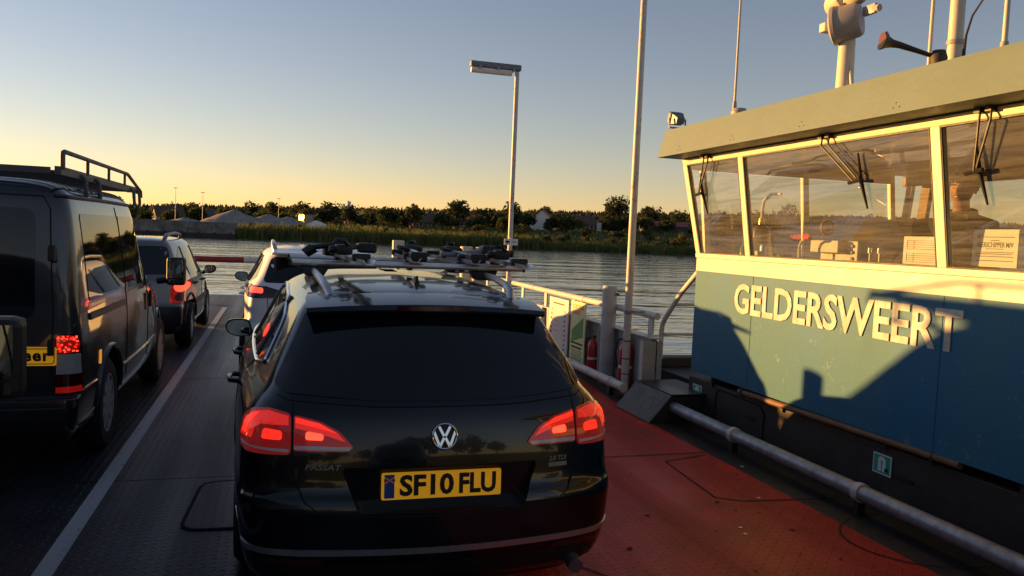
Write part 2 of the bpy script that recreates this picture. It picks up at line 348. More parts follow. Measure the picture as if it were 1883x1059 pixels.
# ------------------------------------------------------------------ vehicle body helpers
def interp_rows(rows, n):
    k = len(rows); out = []; m_ = len(rows[0])
    def tang(c):
        d = [rows[i+1][c]-rows[i][c] for i in range(k-1)]; t_ = [d[0]]
        for i in range(1, k-1): t_.append(0 if d[i-1]*d[i] <= 0 else 2*d[i-1]*d[i]/(d[i-1]+d[i]))
        return t_+[d[-1]]
    T = [tang(c) for c in range(m_)]
    for i in range(k-1):
        for j in range(n):
            s_ = j/n; h = (2*s_**3-3*s_**2+1, s_**3-2*s_**2+s_, -2*s_**3+3*s_**2, s_**3-s_**2)
            out.append([h[0]*rows[i][c]+h[1]*T[c][i]+h[2]*rows[i+1][c]+h[3]*T[c][i+1] for c in range(m_)])
    out.append(list(rows[-1])); return out
def half(r, ym):
    z, w_, wr, yr, rb, rc, yf, fb, fc, wf = r
    rc = min(rc, wr*.6); fc = min(fc, wf*.6); pts = []
    for i in range(9):
        x = i/9*(wr-rc); pts.append((x, yr+rb*(x/max(wr-rc, 1e-4))**2))
    p1 = (wr-rc, yr+rb); p2 = (wr, yr+rb*1.25+rc); c_ = (wr-rc*.06, yr+rb*1.25+rc*.06)
    for i in range(9):
        t_ = i/9; pts.append(tuple((1-t_)**2*p1[k]+2*t_*(1-t_)*c_[k]+t_*t_*p2[k] for k in (0, 1)))
    for i in range(12):
        s_ = i/12; pts.append((w_-(w_-wr)*(1-s_)**2, p2[1]+(ym-p2[1])*s_))
    ys = yf-fb-fc
    for i in range(12):
        s_ = i/12; pts.append((w_-(w_-wf)*s_*s_, ym+(ys-ym)*s_))
    for i in range(7):
        t_ = i/7; pts.append(tuple((1-t_)**2*(wf, ys)[k]+2*t_*(1-t_)*(wf, yf-fb)[k]+t_*t_*(wf-fc, yf-fb)[k] for k in (0, 1)))
    for i in range(7):
        x = (wf-fc)*(1-i/6); pts.append((x, yf-fb*(x/max(wf-fc, 1e-4))**2))
    return [(x, y, z) for x, y in pts]
def loft(rows, ym, n=4):
    mb = MB(); lv = interp_rows(rows, n); vv = []; N = None
    for r in lv:
        h = half(r, ym); full = h+[(-x, y, z) for x, y, z in reversed(h[1:-1])]; N = len(full); vv += full
    k = len(lv); ff = [(i*N+j, i*N+(j+1) % N, (i+1)*N+(j+1) % N, (i+1)*N+j) for i in range(k-1) for j in range(N)]
    H = len(half(lv[0], ym))
    for base, rev in ((0, True), ((k-1)*N, False)):
        for i in range(H-1):
            a, b_ = i, i+1; c_, d = (N-i-1) % N if i+1 < H-1 else H-1, (N-i) % N
            q = [a, b_] + ([c_] if c_ != b_ else []) + ([d] if d != a else [])
            q = [base+t_ for t_ in q]; ff.append(q if rev else q[::-1])
    mb.add(vv, ff, 0, True); return mb
def boolean(o, cutters):
    for c_ in cutters: c_.parent = o.parent
    bpy.context.view_layer.update()
    for c_ in cutters:
        md = o.modifiers.new('b', 'BOOLEAN'); md.object = c_; md.operation = 'DIFFERENCE'; md.solver = 'EXACT'
        try: md.material_mode = 'TRANSFER'
        except Exception: pass
    dg = bpy.context.evaluated_depsgraph_get(); me = bpy.data.meshes.new_from_object(o.evaluated_get(dg))
    o.modifiers.clear(); old = o.data; o.data = me; me.name = o.name
    for c_ in cutters: bpy.data.objects.remove(c_)
    me.set_sharp_from_angle(angle=R(38))
    bpy.data.meshes.remove(old)
def cyl_cut(x0, x1, y, z, r):
    mb = MB(); mb.lathe([(r, 0), (r, x1-x0)], 40, M=MX((x0, y, z), (0, 1, 0), (0, 0, 1), (1, 0, 0)), sm=True); return obj('cut', mb, 'black_matt')
def bvh_of(o): return BVHTree.FromPolygons([v.co for v in o.data.vertices], [p.vertices[:] for p in o.data.polygons])
def cast(bv, a, b_, axis, sg):
    if axis == 'y': o_, d = Vector((a, -3 if sg < 0 else 9, b_)), Vector((0, -sg, 0))
    elif axis == 'x': o_, d = Vector((sg*4, a, b_)), Vector((-sg, 0, 0))
    else: o_, d = Vector((a, b_, 4)), Vector((0, 0, -1))
    h = bv.ray_cast(o_, d)
    if h[0] is None:
        h = bv.find_nearest(o_+d*(3.2 if axis == 'x' else (3 if axis == 'y' else 2.6)))
    nn = h[1]
    if nn.dot(-d) < 0: nn = -nn
    return h[0], nn
def patch(name, bv, poly, axis, sg, mats, parent, off=.004, step=.06, depth=.012):
    bm = bmesh.new(); vv = [bm.verts.new((p[0], p[1], 0)) for p in poly]; bm.faces.new(vv)
    for c_ in (0, 1):
        lo = min(p[c_] for p in poly); hi = max(p[c_] for p in poly); k = max(1, int((hi-lo)/step))
        for i in range(1, k):
            pc = [0, 0, 0]; pc[c_] = lo+(hi-lo)*i/k; nn = [0, 0, 0]; nn[c_] = 1
            bmesh.ops.bisect_plane(bm, geom=bm.verts[:]+bm.edges[:]+bm.faces[:], plane_co=pc, plane_no=nn)
    nrm = {}
    for v in bm.verts:
        l_, nn = cast(bv, v.co.x, v.co.y, axis, sg); v.co = l_+nn*off; nrm[v] = nn
    be = [e for e in bm.edges if e.is_boundary]
    r_ = bmesh.ops.extrude_edge_only(bm, edges=be)
    for v in [g for g in r_['geom'] if isinstance(g, bmesh.types.BMVert)]:
        nn = min(nrm.items(), key=lambda kv: (kv[0].co-v.co).length_squared)[1]; v.co = v.co-nn*depth
    bmesh.ops.recalc_face_normals(bm, faces=bm.faces[:])
    c_ = sum((f.normal.dot(nrm[f.verts[0]]) if f.verts[0] in nrm else 0) for f in bm.faces)
    if c_ < 0: bmesh.ops.reverse_faces(bm, faces=bm.faces[:])
    me = bpy.data.meshes.new(name); bm.to_mesh(me); bm.free()
    me.polygons.foreach_set('use_smooth', [True]*len(me.polygons)); me.set_sharp_from_angle(angle=R(35))
    return obj(name, me, mats, parent)
def dense(pts, step, closed=False):
    out = []; k = len(pts)
    for i in range(k if closed else k-1):
        a, b_ = Vector(pts[i]), Vector(pts[(i+1) % k]); m_ = max(1, int((b_-a).length/step))
        out += [tuple(a+(b_-a)*j/m_) for j in range(m_)]
    out.append(tuple(pts[0]) if closed else tuple(pts[-1])); return out
def trim(name, bv, pts, axis, sg, r, mats, parent, closed=False, step=.05, off=.0, n=6):
    q = [cast(bv, p[0], p[1], axis, sg) for p in dense(pts, step, closed)]
    mb = MB(); mb.tube([l_+nn*off for l_, nn in q], r, n); return obj(name, mb, mats, parent)
def mirx(poly): return [(-x, z) for x, z in poly]

def wheel(parent, x, y, r, sgx, wdt=.2, hub='alu', spokes=7, name='wheel'):
    Mw = MX((x, y, r), (0, 1, 0), (0, 0, 1), (sgx, 0, 0))
    t_ = MB(); t_.lathe([(r*.62, -wdt/2), (r*.9, -wdt/2), (r*.98, -wdt*.38), (r, -wdt*.2), (r, wdt*.2), (r*.98, wdt*.38), (r*.9, wdt/2), (r*.66, wdt/2), (r*.62, wdt*.3)], 36, M=Mw)
    o = obj(name, t_, 'rubber', parent)
    h = MB(); h.lathe([(r*.66, wdt*.3), (r*.66, wdt*.47), (r*.60, wdt*.47), (r*.58, wdt*.25), (r*.2, wdt*.22)], 36, M=Mw)
    for i in range(spokes):
        a = 2*math.pi*i/spokes; c_, s_ = math.cos(a), math.sin(a); wv = .035
        q = [(r*.12, -wv), (r*.60, -wv*.8), (r*.60, wv*.8), (r*.12, wv)]
        h.prism([(px*c_-py*s_, px*s_+py*c_) for px, py in q], .03, M=Mw @ Matrix.Translation((0, 0, wdt*.3)))
    h.lathe([(r*.17, wdt*.2), (r*.17, wdt*.42), (r*.12, wdt*.46)], 20, M=Mw)
    obj('rim', h, hub, o); return o
def car_mirror(parent, sg, x, y, z, m_, w_=.2, h=.15, d=.12, tilt=0):
    """door mirror reaching out to side sg, glass facing back"""
    mb = MB(); prof = rp([(0, -.35*h), (.15*w_, .5*h), (.8*w_, .5*h), (w_, .2*h), (.92*w_, -.25*h), (.5*w_, -.5*h)], .04, 4)
    q = [[(x+sg*px, y, z+pz) for px, pz in prof], [(x+sg*(px*.96+.01), y+d*.6, z+pz*.95) for px, pz in prof], [(x+sg*(px*.6+.04), y+d, z+pz*.6) for px, pz in prof]]
    k = len(prof); mb.add(sum(q, []), [(i*k+j, i*k+(j+1) % k, (i+1)*k+(j+1) % k, (i+1)*k+j) for i in (0, 1) for j in range(k)]+[list(range(2*k, 3*k)), list(range(k))], 0, True)
    o = obj('door_mirror', mb, m_, parent, sharp=50)
    g = MB(); g.prism([(x+sg*(px*.88+.012*1.0), z+pz*.86) for px, pz in prof], .004, M=MX((0, y-.004, 0), (1, 0, 0), (0, 0, 1), (0, -1, 0)))
    obj('mirror_glass', g, 'mirror_glass', o)
    a = MB(); a.tube([(x+sg*.03, y+d*.5, z-.3*h), (x-sg*.07, y+d*.6, z-.55*h)], .025, 8); obj('mirror_arm', a, 'black_plastic', o)
    return o

# ================================================================== SETTING: river and ferry deck
WATER = -1.0
mb = MB(); mb.add([(-900, -400, WATER), (1100, -400, WATER), (1100, 182, WATER), (-900, 182, WATER)], [(0, 1, 2, 3)])
tag(obj('river', mb, 'river_water'), kind='structure')

deck = bpy.data.objects.new('deck', None); col.objects.link(deck); tag(deck, 'steel chequer plate car deck of the ferry', kind='structure')
XS = [-4.25, -1.62, .88, 4.45]; YS = [-9.15, -5.45, -1.75, 1.95, 5.65, 9.35, 13.05, 16.75, 20.85]
for i in range(3):
    for j in range(len(YS)-1):
        g = .005; p = MB(); p.box((XS[i]+g, YS[j]+g, -.03), (XS[i+1]-g, YS[j+1]-g, 0)); obj('deck_plate', p, 'deck_steel', deck)
p = MB(); p.box((-4.25, -9.15, -.25), (4.45, 20.85, -.034)); obj('deck_underlay', p, 'seam', deck)
p = MB(); p.box((-4.3, -9.3, -1.3), (4.5, 20.6, -.254)); obj('hull', p, 'trunk_dark', deck)
# painted zones
p = MB(); p.add([(.95, -9, .004), (3.45, -9, .004), (3.45, 7.2, .004), (3.72, 9.6, .004), (3.72, 15.5, .004), (.95, 15.5, .004)], [(0, 1, 2, 3, 4, 5)]); obj('red_walkway', p, 'deck_red', deck)
p = MB(); p.add([(3.45, -9, .0045), (4.4, -9, .0045), (4.4, 15.5, .0045), (3.72, 15.5, .0045), (3.72, 9.6, .0045), (3.45, 7.2, .0045)], [(0, 1, 2, 3, 4, 5)]); obj('dark_margin', p, 'deck_black', deck)
p = MB(); p.add([(-1.105, -6, .004), (-1.01, -6, .004), (-1.01, 17.6, .004), (-1.105, 17.6, .004)], [(0, 1, 2, 3)]); obj('lane_line', p, 'line_white', deck)
def groove(pts, z, w_=.012, m_='seam'):
    q = MB()
    for a, b_ in zip(pts[:-1], pts[1:]):
        a, b_ = Vector((*a, z)), Vector((*b_, z)); n_ = (b_-a).cross(Vector((0, 0, 1))).normalized()*w_/2
        q.add([a-n_, b_-n_, b_+n_, a+n_], [(0, 1, 2, 3)])
    return q
hp = rp([(-.50, 4.66), (-.45, 5.52), (.35, 5.56), (.35, 4.62)], .12, 6)
hl = obj('hatch_lid', MB().prism(hp, .006, M=Matrix.Translation((0, 0, .002))), 'deck_steel', deck)
obj('hatch_groove', groove(hp+[hp[0]], .0085, .022), 'seam', hl)
obj('seam_line', groove(dense([(3.42, 5.66), (2.97, 5.52), (2.90, 4.66), (3.06, 4.56), (3.80, 4.50)], .05), .0085, .014), 'rust_dark', deck)
obj('seam_line', groove(dense([(1.0, 5.68), (3.45, 5.72)], .1), .0085, .014), 'rust_dark', deck)
ring = [(3.78+.5*math.cos(a), 3.75+.42*math.sin(a)) for a in [R(85+i*9) for i in range(24)]]
obj('manhole_groove', groove(ring, .0085, .014), 'rust_dark', deck)
obj('seam_line', groove([(1.48, 3.9), (1.7, 3.55), (1.86, 3.2), (1.9, 2.7)], .0085, .014), 'rust_dark', deck)
rs = random.Random(3)
stain = MB()
for k in range(60):
    x, y = rs.uniform(1.6, 3.4), rs.uniform(2.6, 7.5); r_ = rs.choice((.006, .009, .012, .02))
    stain.add([(x+r_*rs.uniform(.5, 1.2)*math.cos(a), y+r_*rs.uniform(.5, 1.2)*math.sin(a), .0086) for a in [i*math.pi/4 for i in range(8)]], [list(range(8))])
o = obj('paint_chips', stain, 'rust_dark', deck); tag(o, kind='stuff')
gum = MB()
for x, y in ((2.75, 4.12), (2.72, 4.02), (3.2, 4.6), (3.52, 5.3), (2.5, 3.3)):
    gum.add([(x+.014*math.cos(a), y+.012*math.sin(a), .009) for a in [i*math.pi/4 for i in range(8)]], [list(range(8))])
tag(obj('gum_spots', gum, 'sign_white', deck), kind='stuff')

# ------------------------------------------------------------------ bulwarks
def bulwark(name, label, X, y0, y1, sg, ztop=.68, rail=.93, railr=.04):
    """sg: direction from plate towards the deck"""
    t_ = thing(name, label, 'bulwark', (X, y0, 0)); L_ = y1-y0
    obj('plate', MB().box((-.006, 0, -.02), (.006, L_, ztop)), 'bulwark_grey', t_)
    obj('cap_flange', MB().box((-.07, 0, ztop+.002), (.07, L_, ztop+.016)), 'rail_cream', t_)
    k = int(L_/.62)
    for i in range(k+1):
        y = .05+i*(L_-.1)/k
        q = MB(); q.hexa([(sg*.008, y-.006, 0), (sg*.13, y-.006, 0), (sg*.13, y+.006, 0), (sg*.008, y+.006, 0)], [(sg*.008, y-.006, ztop), (sg*.065, y-.006, ztop), (sg*.065, y+.006, ztop), (sg*.008, y+.006, ztop)])
        obj('rib', q, 'bulwark_grey', t_)
    k2 = int(L_/1.1)
    for i in range(k2+1):
        y = .16+i*(L_-.32)/k2
        obj('rail_post', MB().box((-.012, y-.05, ztop+.017), (.012, y+.05, rail-.01)), 'rail_cream', t_)
    q = MB(); q.tube([(0, .02, rail), (0, L_, rail)], railr, 12); obj('handrail', q, 'rail_cream', t_)
    for i in range(1, int(L_/2.2)):
        q = MB(); q.tube([(0, i*2.2-.05, rail), (0, i*2.2+.05, rail)], railr*1.15, 12); obj('rail_sleeve', q, 'rail_cream', t_)
    return t_
bulwark('bulwark', 'pale grey steel bulwark with tubular handrail on the far right side of the deck', 3.97, 7.72, 16.4, -1)
bulwark('bulwark', 'low steel bulwark with handrail along the left edge of the deck, beyond the dark van', -4.15, -9, 16.4, 1, ztop=1.0, rail=1.25)
# end panel of the right bulwark
t_ = thing('bulwark_end', 'light grey steel end bracket beside the fire extinguisher at the bulwark opening', 'bracket', (3.9, 7.72, 0))
obj('panel', MB().hexa([(-.10, 0, .06), (.14, 0, .06), (.14, .012, .06), (-.10, .012, .06)], [(-.10, 0, .66), (.14, 0, .66), (.14, .012, .66), (-.10, .012, .66)]), 'bulwark_grey', t_)
obj('flange', MB().box((-.113, -.03, .06), (-.101, .04, .66)), 'rail_cream', t_)
# thick pillar
t_ = thing('bollard_pillar', 'thick grey steel pillar beside the notice boards', 'pillar', (3.86, 8.8, 0))
q = MB(); q.lathe([(.088, .0), (.088, 1.17), (.08, 1.19)], 28); obj('tube', q, 'bulwark_grey', t_)
obj('latch_plate', MB().box((.03, -.102, 1.08), (.08, -.075, 1.11)), 'chrome', t_)
q = MB(); q.tube([(-.02, .2, .12), (-.02, .2, .6), (-.02, .19, .66), (-.02, .14, .70), (-.02, .07, .70)], .018, 8); obj('grab_handle', q, 'bulwark_grey', t_)
# tall mast pole
t_ = thing('tall_pole', 'tall thin pale painted pole standing at the deck edge before the pillar', 'pole', (3.75, 8.02, 0))
q = MB(); q.tube([(0, 0, 0), (0, 0, 1.2), (0, 0, 6.6)], [.043, .042, .03], 16); obj('shaft', q, 'pole_paint', t_)
q = MB(); q.lathe([(.12, 0), (.12, .02), (.05, .03)], 20); obj('base_plate', q, 'trunk_dark', t_)
q = MB(); q.lathe([(.05, .93), (.05, .97)], 16); q.box((.0, -.01, .94), (.2, .01, .96)); obj('clamp', q, 'galv', t_)
for z in (.25, .42, .62): obj('rust_spot', MB().lathe([(.0436, z), (.0436, z+.012)], 14), 'rust_dark', t_)
# lamp post
t_ = thing('lamp_post', 'slim lamp post with a single fluorescent fitting and small camera sign', 'lamp post', (3.9, 13.33, 0))
q = MB(); q.tube([(0, 0, 0), (0, 0, 4.58)], [.042, .04], 14); obj('post', q, 'pole_paint', t_)
h = obj('lamp_housing', MB().box((-.84, -.07, 4.60), (.06, .07, 4.70), bev=.02), 'lamp_housing', t_)
for x in (-.68, -.36, -.08): obj('clip', MB().box((x-.015, -.083, 4.575), (x+.015, .083, 4.63)), 'galv', h)
q = MB(); q.prism(rp([(-.065, .0), (.065, .0), (.05, -.09), (-.05, -.09)], .03, 4), .72, M=MX((-.82, 0, 4.598), (0, 1, 0), (0, 0, 1), (1, 0, 0))); obj('diffuser', q, 'lamp_tube', h)
s_ = obj('camera_sign', MB().box((-.125, -.062, 1.59), (.125, -.054, 1.70)), 'sign_white', t_)
q = MB(); q.box((-.10, -.066, 1.63), (-.03, -.063, 1.665)); q.box((-.075, -.066, 1.61), (-.06, -.063, 1.63)); obj('camera_symbol', q, 'ink', s_)
for z in (1.655, 1.632): obj('text_line', MB().box((.01, -.066, z), (.095, -.063, z+.009)), 'ink_grey', s_)
# guard pipe along the wheelhouse side
t_ = thing('guard_pipe', 'long galvanised guard pipe running low along the deck below the wheelhouse', 'pipe', (3.69, -4, .15))
q = MB(); q.tube([(0, 0, 0), (0, 10.75, 0)], .055, 18); obj('pipe', q, 'galv', t_)
for y in (1.9, 4.6, 6.45, 8.2, 9.7):
    q = MB(); q.lathe([(.064, -.025), (.064, .025)], 20, M=MX((0, y, 0), (1, 0, 0), (0, 0, 1), (0, 1, 0))); obj('clamp', q, 'pole_paint', t_)
    obj('bracket', MB().box((-.03, y-.02, -.145), (.03, y+.02, -.056)), 'deck_black', t_)
t_ = thing('guard_pipe', 'shorter guard pipe running along the foot of the bulwark below the notice boards', 'pipe', (3.62, 7.75, .15))
q = MB(); q.tube([(0, 0, 0), (0, 7.5, 0)], .05, 16); obj('pipe', q, 'rail_cream', t_)
for y in (.35, 2.3, 4.6, 7):
    q = MB(); q.lathe([(.058, -.025), (.058, .025)], 18, M=MX((0, y, 0), (1, 0, 0), (0, 0, 1), (0, 1, 0))); obj('clamp', q, 'rail_cream', t_)
    obj('bracket', MB().box((-.03, y-.02, -.145), (.03, y+.02, -.052)), 'deck_black', t_)
# step cover
t_ = thing('step_cover', 'dark chequer plate step with sloping front beside the wheelhouse', 'step', (3.5, 6.75, 0))
q = MB(); q.hexa([(-.06, 0, .012), (.62, 0, .012), (.62, .75, .012), (-.06, .75, .012)], [(.16, 0, .26), (.62, 0, .26), (.62, .75, .26), (.16, .75, .26)]); obj('casing', q, 'deck_black', t_)
q = MB(); q.hexa([(-.075, -.01, .012), (-.06, -.01, .012), (-.06, .76, .012), (-.075, .76, .012)], [(.145, -.01, .268), (.16, -.01, .268), (.16, .76, .268), (.145, .76, .268)]); obj('tread_plate', q, 'galv', t_)
MATS['step_tread'] = None; mt = mat('step_tread', (.16, .16, .165), .5, .4, var=.3, scale=20, bump=.8, bscale=120); t_.children[-1].data.materials.clear(); t_.children[-1].data.materials.append(mt)
obj('top_plate', MB().box((.15, -.01, .268), (.62, .76, .28)), 'deck_black', t_)
# notice boards
t_ = thing('tariff_board', 'white tariff board with rows of prices hung on the bulwark', 'notice board', (3.84, 10.1, .1))
A = lambda y, z, d=0: MX((-.012-d, y, z), (0, -1, 0), (0, 0, 1), (-1, 0, 0))
obj('board', MB().box((-.012, 0, 0), (0, .78, .79)), 'paper', t_)
obj('heading_line', MB().box((-.0135, .16, .705), (-.012, .62, .725)), 'ink', t_)
for i in range(9):
    z = .62-i*.066
    obj('pictogram', MB().box((-.0135, .64, z-.012), (-.012, .64+(.03, .05, .07)[i % 3], z+.016)), 'ink', t_)
    if i < 5: obj('ruled_line', MB().box((-.0135, .38, z-.03), (-.012, .7, z-.026)), 'ink_grey', t_)
    obj('price_mark', MB().box((-.0135, .10, z-.012), (-.012, .16, z+.014)), 'ink_blue', t_)
t_ = thing('poster_board', 'pale yellow poster board with a green slanted card, on the bulwark', 'notice board', (3.83, 9.45, .1))
obj('board', MB().box((-.012, 0, 0), (0, .52, .81)), 'poster_yellow', t_)
obj('green_card', MB().prism([(.06, .36), (.46, .56), (.46, .30), (.06, .20)][::1], .003, M=MX((-.012, .52, .06), (0, -1, 0), (0, 0, 1), (-1, 0, 0))), 'poster_green', t_)
text('lettering', 'KORTINGS', .085, A(.26, .74), 'ink_orange', t_, .001, .003, width=.4); text('lettering', 'KAART', .085, A(.30, .665), 'ink_orange', t_, .001, .003, width=.28)
for i in range(2): obj('bold_line', MB().box((-.014, .06+.03*i, .245-i*.055), (-.012, .47-.02*i, .27-i*.055)), 'ink', t_)
for i in range(5): obj('text_line', MB().box((-.014, .05+.02*(i % 3), .155-i*.028), (-.012, .46-.03*(i % 2), .163-i*.028)), 'ink_grey', t_)
# fire extinguishers
def extinguisher(x, y, z, label, s=1):
    t_ = thing('fire_extinguisher', label, 'fire extinguisher', (x, y, z), 0, 'fire extinguishers on the bulwark')
    q = MB(); q.lathe([(.0, 0), (.07*s, .005), (.078*s, .03), (.078*s, .40*s), (.06*s, .46*s), (.03*s, .485*s), (.025*s, .52*s)], 22); obj('cylinder', q, 'red_gloss', t_)
    obj('label_band', MB().lathe([(.0785*s, .2*s), (.0785*s, .235*s)], 22), 'paper', t_)
    q = MB(); q.box((-.02, -.06*s, .52*s), (.02, .05*s, .55*s)); q.tube([(0, -.05, .55*s), (0, .06, .58*s)], .012, 6); obj('valve', q, 'black_plastic', t_)
    q = MB(); q.tube([(0, .03, .53*s), (-.06, .09*s, .5*s), (-.09*s, .09*s, .38*s), (-.08*s, .05, .2*s)], .012, 8); obj('hose', q, 'black_plastic', t_)
extinguisher(3.88, 8.3, .06, 'large red fire extinguisher in the bay between pillar and bulwark end', 1.05)
extinguisher(3.84, 9.2, .06, 'small red fire extinguisher partly hidden left of the thick pillar', .85)

# ------------------------------------------------------------------ bow: barrier and gear
t_ = thing('barrier_boom', 'red and white striped boom barrier across the bow ramp', 'barrier', (-4.0, 20.3, 0))
for i in range(10):
    x = .1+i*.62; q = MB(); q.tube([(x, 0, .90), (x+.615, 0, .90)], .072, 14); obj('boom_segment', q, 'barrier_red' if i in (3, 4, 8) else 'barrier_white', t_)
for x in (-.15, 6.32): obj('stand', MB().box((x, -.12, 0), (x+.24, .12, 1.05), bev=.02), 'rail_cream', t_)
t_ = thing('bow_locker', 'low cream painted locker at the bow lit by the sun', 'locker', (2.25, 18.6, 0))
obj('casing', MB().box((0, 0, 0), (1.9, .8, .74), bev=.02), 'paint_cream', t_); obj('lid', MB().box((-.02, -.03, .742), (1.92, .83, .78), bev=.01), 'paint_cream', t_)
for x in (.6, 1.25): obj('panel_seam', MB().box((x, -.004, .05), (x+.012, -.001, .72)), 'seam', t_)
t_ = thing('control_box', 'cream control cabinet on a post at the bow, above the car roof', 'cabinet', (2.66, 18.3, 0))
obj('cabinet', MB().box((-.13, -.1, 1.12), (.13, .1, 1.55), bev=.015), 'beige', t_); obj('cabinet_door', MB().box((-.1, -.108, 1.16), (.1, -.101, 1.51)), 'beige', t_)
q = MB(); q.tube([(0, 0, 0), (0, 0, 1.12)], .05, 12); obj('post', q, 'grey_paint', t_)
for k, (x, y) in enumerate(((3.72, 15.9), (4.0, 15.7))):
    t_ = thing('mooring_post', ['pale square topped mooring post at the bow, left one of the pair', 'grey mooring post at the bow, right one of the pair'][k], 'post', (x, y, 0), 0, 'mooring posts at the bow')
    q = MB(); q.lathe([(.12, 0), (.12, 1.4), (.13, 1.41), (.13, 1.49), (.12, 1.5)], 20); obj('post', q, ['beige', 'grey_paint'][k], t_)
    obj('cross_pin', MB().tube([(-.2, 0, 1.15), (.2, 0, 1.15)], .03, 10), 'grey_paint', t_)

# ================================================================== VEHICLES
# row: z, w, wr, yr, rb, rc, yf, fb, fc, wf
def estate():
    t_ = thing('estate_car', 'black estate car with glowing tail lamps and yellow rear plate, nearest in the middle lane', 'car', (.70, 3.2, 0))
    rows = [(.17, .78, .68, .16, .05, .15, 4.55, .2, .3, .66), (.27, .875, .80, .05, .06, .18, 4.68, .2, .3, .74), (.42, .915, .835, .002, .075, .18, 4.76, .2, .35, .78),
            (.55, .925, .85, 0, .08, .18, 4.75, .2, .35, .78), (.60, .926, .852, .012, .08, .18, 4.72, .2, .35, .78), (.635, .925, .845, .035, .075, .18, 4.68, .2, .35, .78), (.80, .922, .838, .06, .08, .18, 4.5, .2, .35, .76),
            (.91, .912, .825, .085, .085, .18, 4.2, .2, .35, .75), (.965, .89, .795, .108, .085, .18, 3.85, .2, .3, .74), (1.02, .845, .748, .145, .085, .18, 3.55, .2, .3, .72),
            (1.10, .795, .712, .22, .085, .15, 3.35, .2, .3, .68), (1.22, .733, .655, .345, .085, .14, 3.05, .2, .3, .60), (1.34, .668, .595, .485, .08, .13, 2.72, .18, .3, .54),
            (1.385, .618, .555, .545, .08, .14, 2.60, .15, .3, .51), (1.42, .55, .49, .64, .06, .16, 2.45, .12, .3, .46), (1.445, .46, .41, .80, .05, .2, 2.3, .1, .25, .38), (1.462, .32, .29, 1.05, .04, .18, 2.1, .08, .2, .26), (1.47, .05, .045, 1.4, .01, .02, 1.9, .01, .02, .04)]
    b_ = obj('body', loft(rows, 2.2, 5), 'car_black', t_)
    rec = MB(); rec.prism(rp([(-.36, .555), (.36, .555), (.43, .735), (-.43, .735)], .03), .6, M=MX((0, .105, 0), (1, 0, 0), (0, 0, 1), (0, -1, 0)))
    cuts = [cyl_cut(sx*.74-.2, sx*.74+.2, y, .33, .37) for sx in (-1, 1) for y in (1.02, 3.73)]+[obj('cut', rec, 'car_black')]
    b0 = bvh_of(b_); boolean(b_, cuts); bv = b0
    for sx in (-1, 1):
        for y in (1.02, 3.73): wheel(t_, sx*.775, y, .325, sx, .21)
    # rear glass, spoiler
    gl = patch('rear_window', bv, rp([(-.66, 1.02), (-.3, 1.0), (.3, 1.0), (.66, 1.02), (.708, 1.045), (.562, 1.345), (-.562, 1.345), (-.708, 1.045)], .025), 'y', -1, 'glass_dark', t_, .004, .05)
    q = MB(); secs = 24; vv = []
    for i in range(secs+1):
        x = -.572+1.144*i/secs; k = (x/.572)**2; e = .055*k
        vv += [(x, .44+e, 1.352-.02*k), (x, .425+e, 1.366-.022*k), (x, .435+e, 1.390-.028*k), (x, .62+e, 1.425-.03*k), (x*.97, .85, 1.435-.03*k), (x*.97, .80, 1.36), (x, .58+e, 1.352-.02*k)]
    q.add(vv, [(i*7+j, i*7+(j+1) % 7, (i+1)*7+(j+1) % 7, (i+1)*7+j) for i in range(secs) for j in range(7)]+[list(range(7)), list(range(secs*7, secs*7+7))], 0, True)
    sp = obj('spoiler', q, 'car_black', t_, sharp=30)
    obj('high_brake_light', MB().add([(x, 0.4235+.055*(x/.575)**2, z) for x in [-.17+.034*i for i in range(11)] for z in (1.362, 1.384)], [(2*i, 2*i+2, 2*i+3, 2*i+1) for i in range(10)]), 'lamp_dark', sp)
    # lamps
    for sg in (-1, 1):
        f = (lambda p: p) if sg < 0 else mirx
        lo = patch('outer_tail_lamp', bv, f(rp([(-.633, .785), (-.633, .945), (-.72, .962), (-.785, .950), (-.822, .915), (-.838, .84), (-.825, .795), (-.80, .785)], .02)), 'y', -1, 'lamp_body', t_, .008, .02)
        patch('lamp_glow', bv, f([(-.642, .90), (-.642, .935), (-.72, .951), (-.778, .940), (-.812, .91), (-.829, .842), (-.785, .842), (-.772, .885), (-.75, .90)]), 'y', -1, 'lamp_glow2', lo, .0105, .02, .002)
        patch('lamp_glow', bv, f([(-.755, .940), (-.785, .932), (-.812, .90), (-.822, .855), (-.805, .855), (-.795, .893), (-.778, .915)]), 'y', -1, 'lamp_glow', lo, .0125, .02, .002)
        patch('bulb_glow', bv, f(rp([(-.668, .842), (-.668, .878), (-.738, .886), (-.748, .845)], .012)), 'y', -1, 'lamp_glow', lo, .0125, .02, .002)
        patch('reverse_strip', bv, f([(-.64, .795), (-.64, .808), (-.79, .812), (-.826, .822), (-.822, .808)]), 'y', -1, 'lamp_clear', lo, .011, .02, .002)
        li = patch('inner_tail_lamp', bv, f(rp([(-0.621, 0.800), (-0.621, 0.940), (-0.517, 0.919), (-0.435, 0.879), (-0.378, 0.816), (-0.404, 0.800)], .015)), 'y', -1, 'lamp_body', t_, .008, .025)
        patch('lamp_glow', bv, f([(-0.615, 0.890), (-0.615, 0.932), (-0.517, 0.911), (-0.445, 0.874), (-0.414, 0.839), (-0.476, 0.859), (-0.549, 0.877)]), 'y', -1, 'lamp_glow2', li, .0105, .02, .002)
        patch('bar_glow', bv, f([(-0.613, 0.912), (-0.613, 0.929), (-0.517, 0.909), (-0.450, 0.874), (-0.517, 0.891)]), 'y', -1, 'lamp_glow', li, .0125, .02, .002)
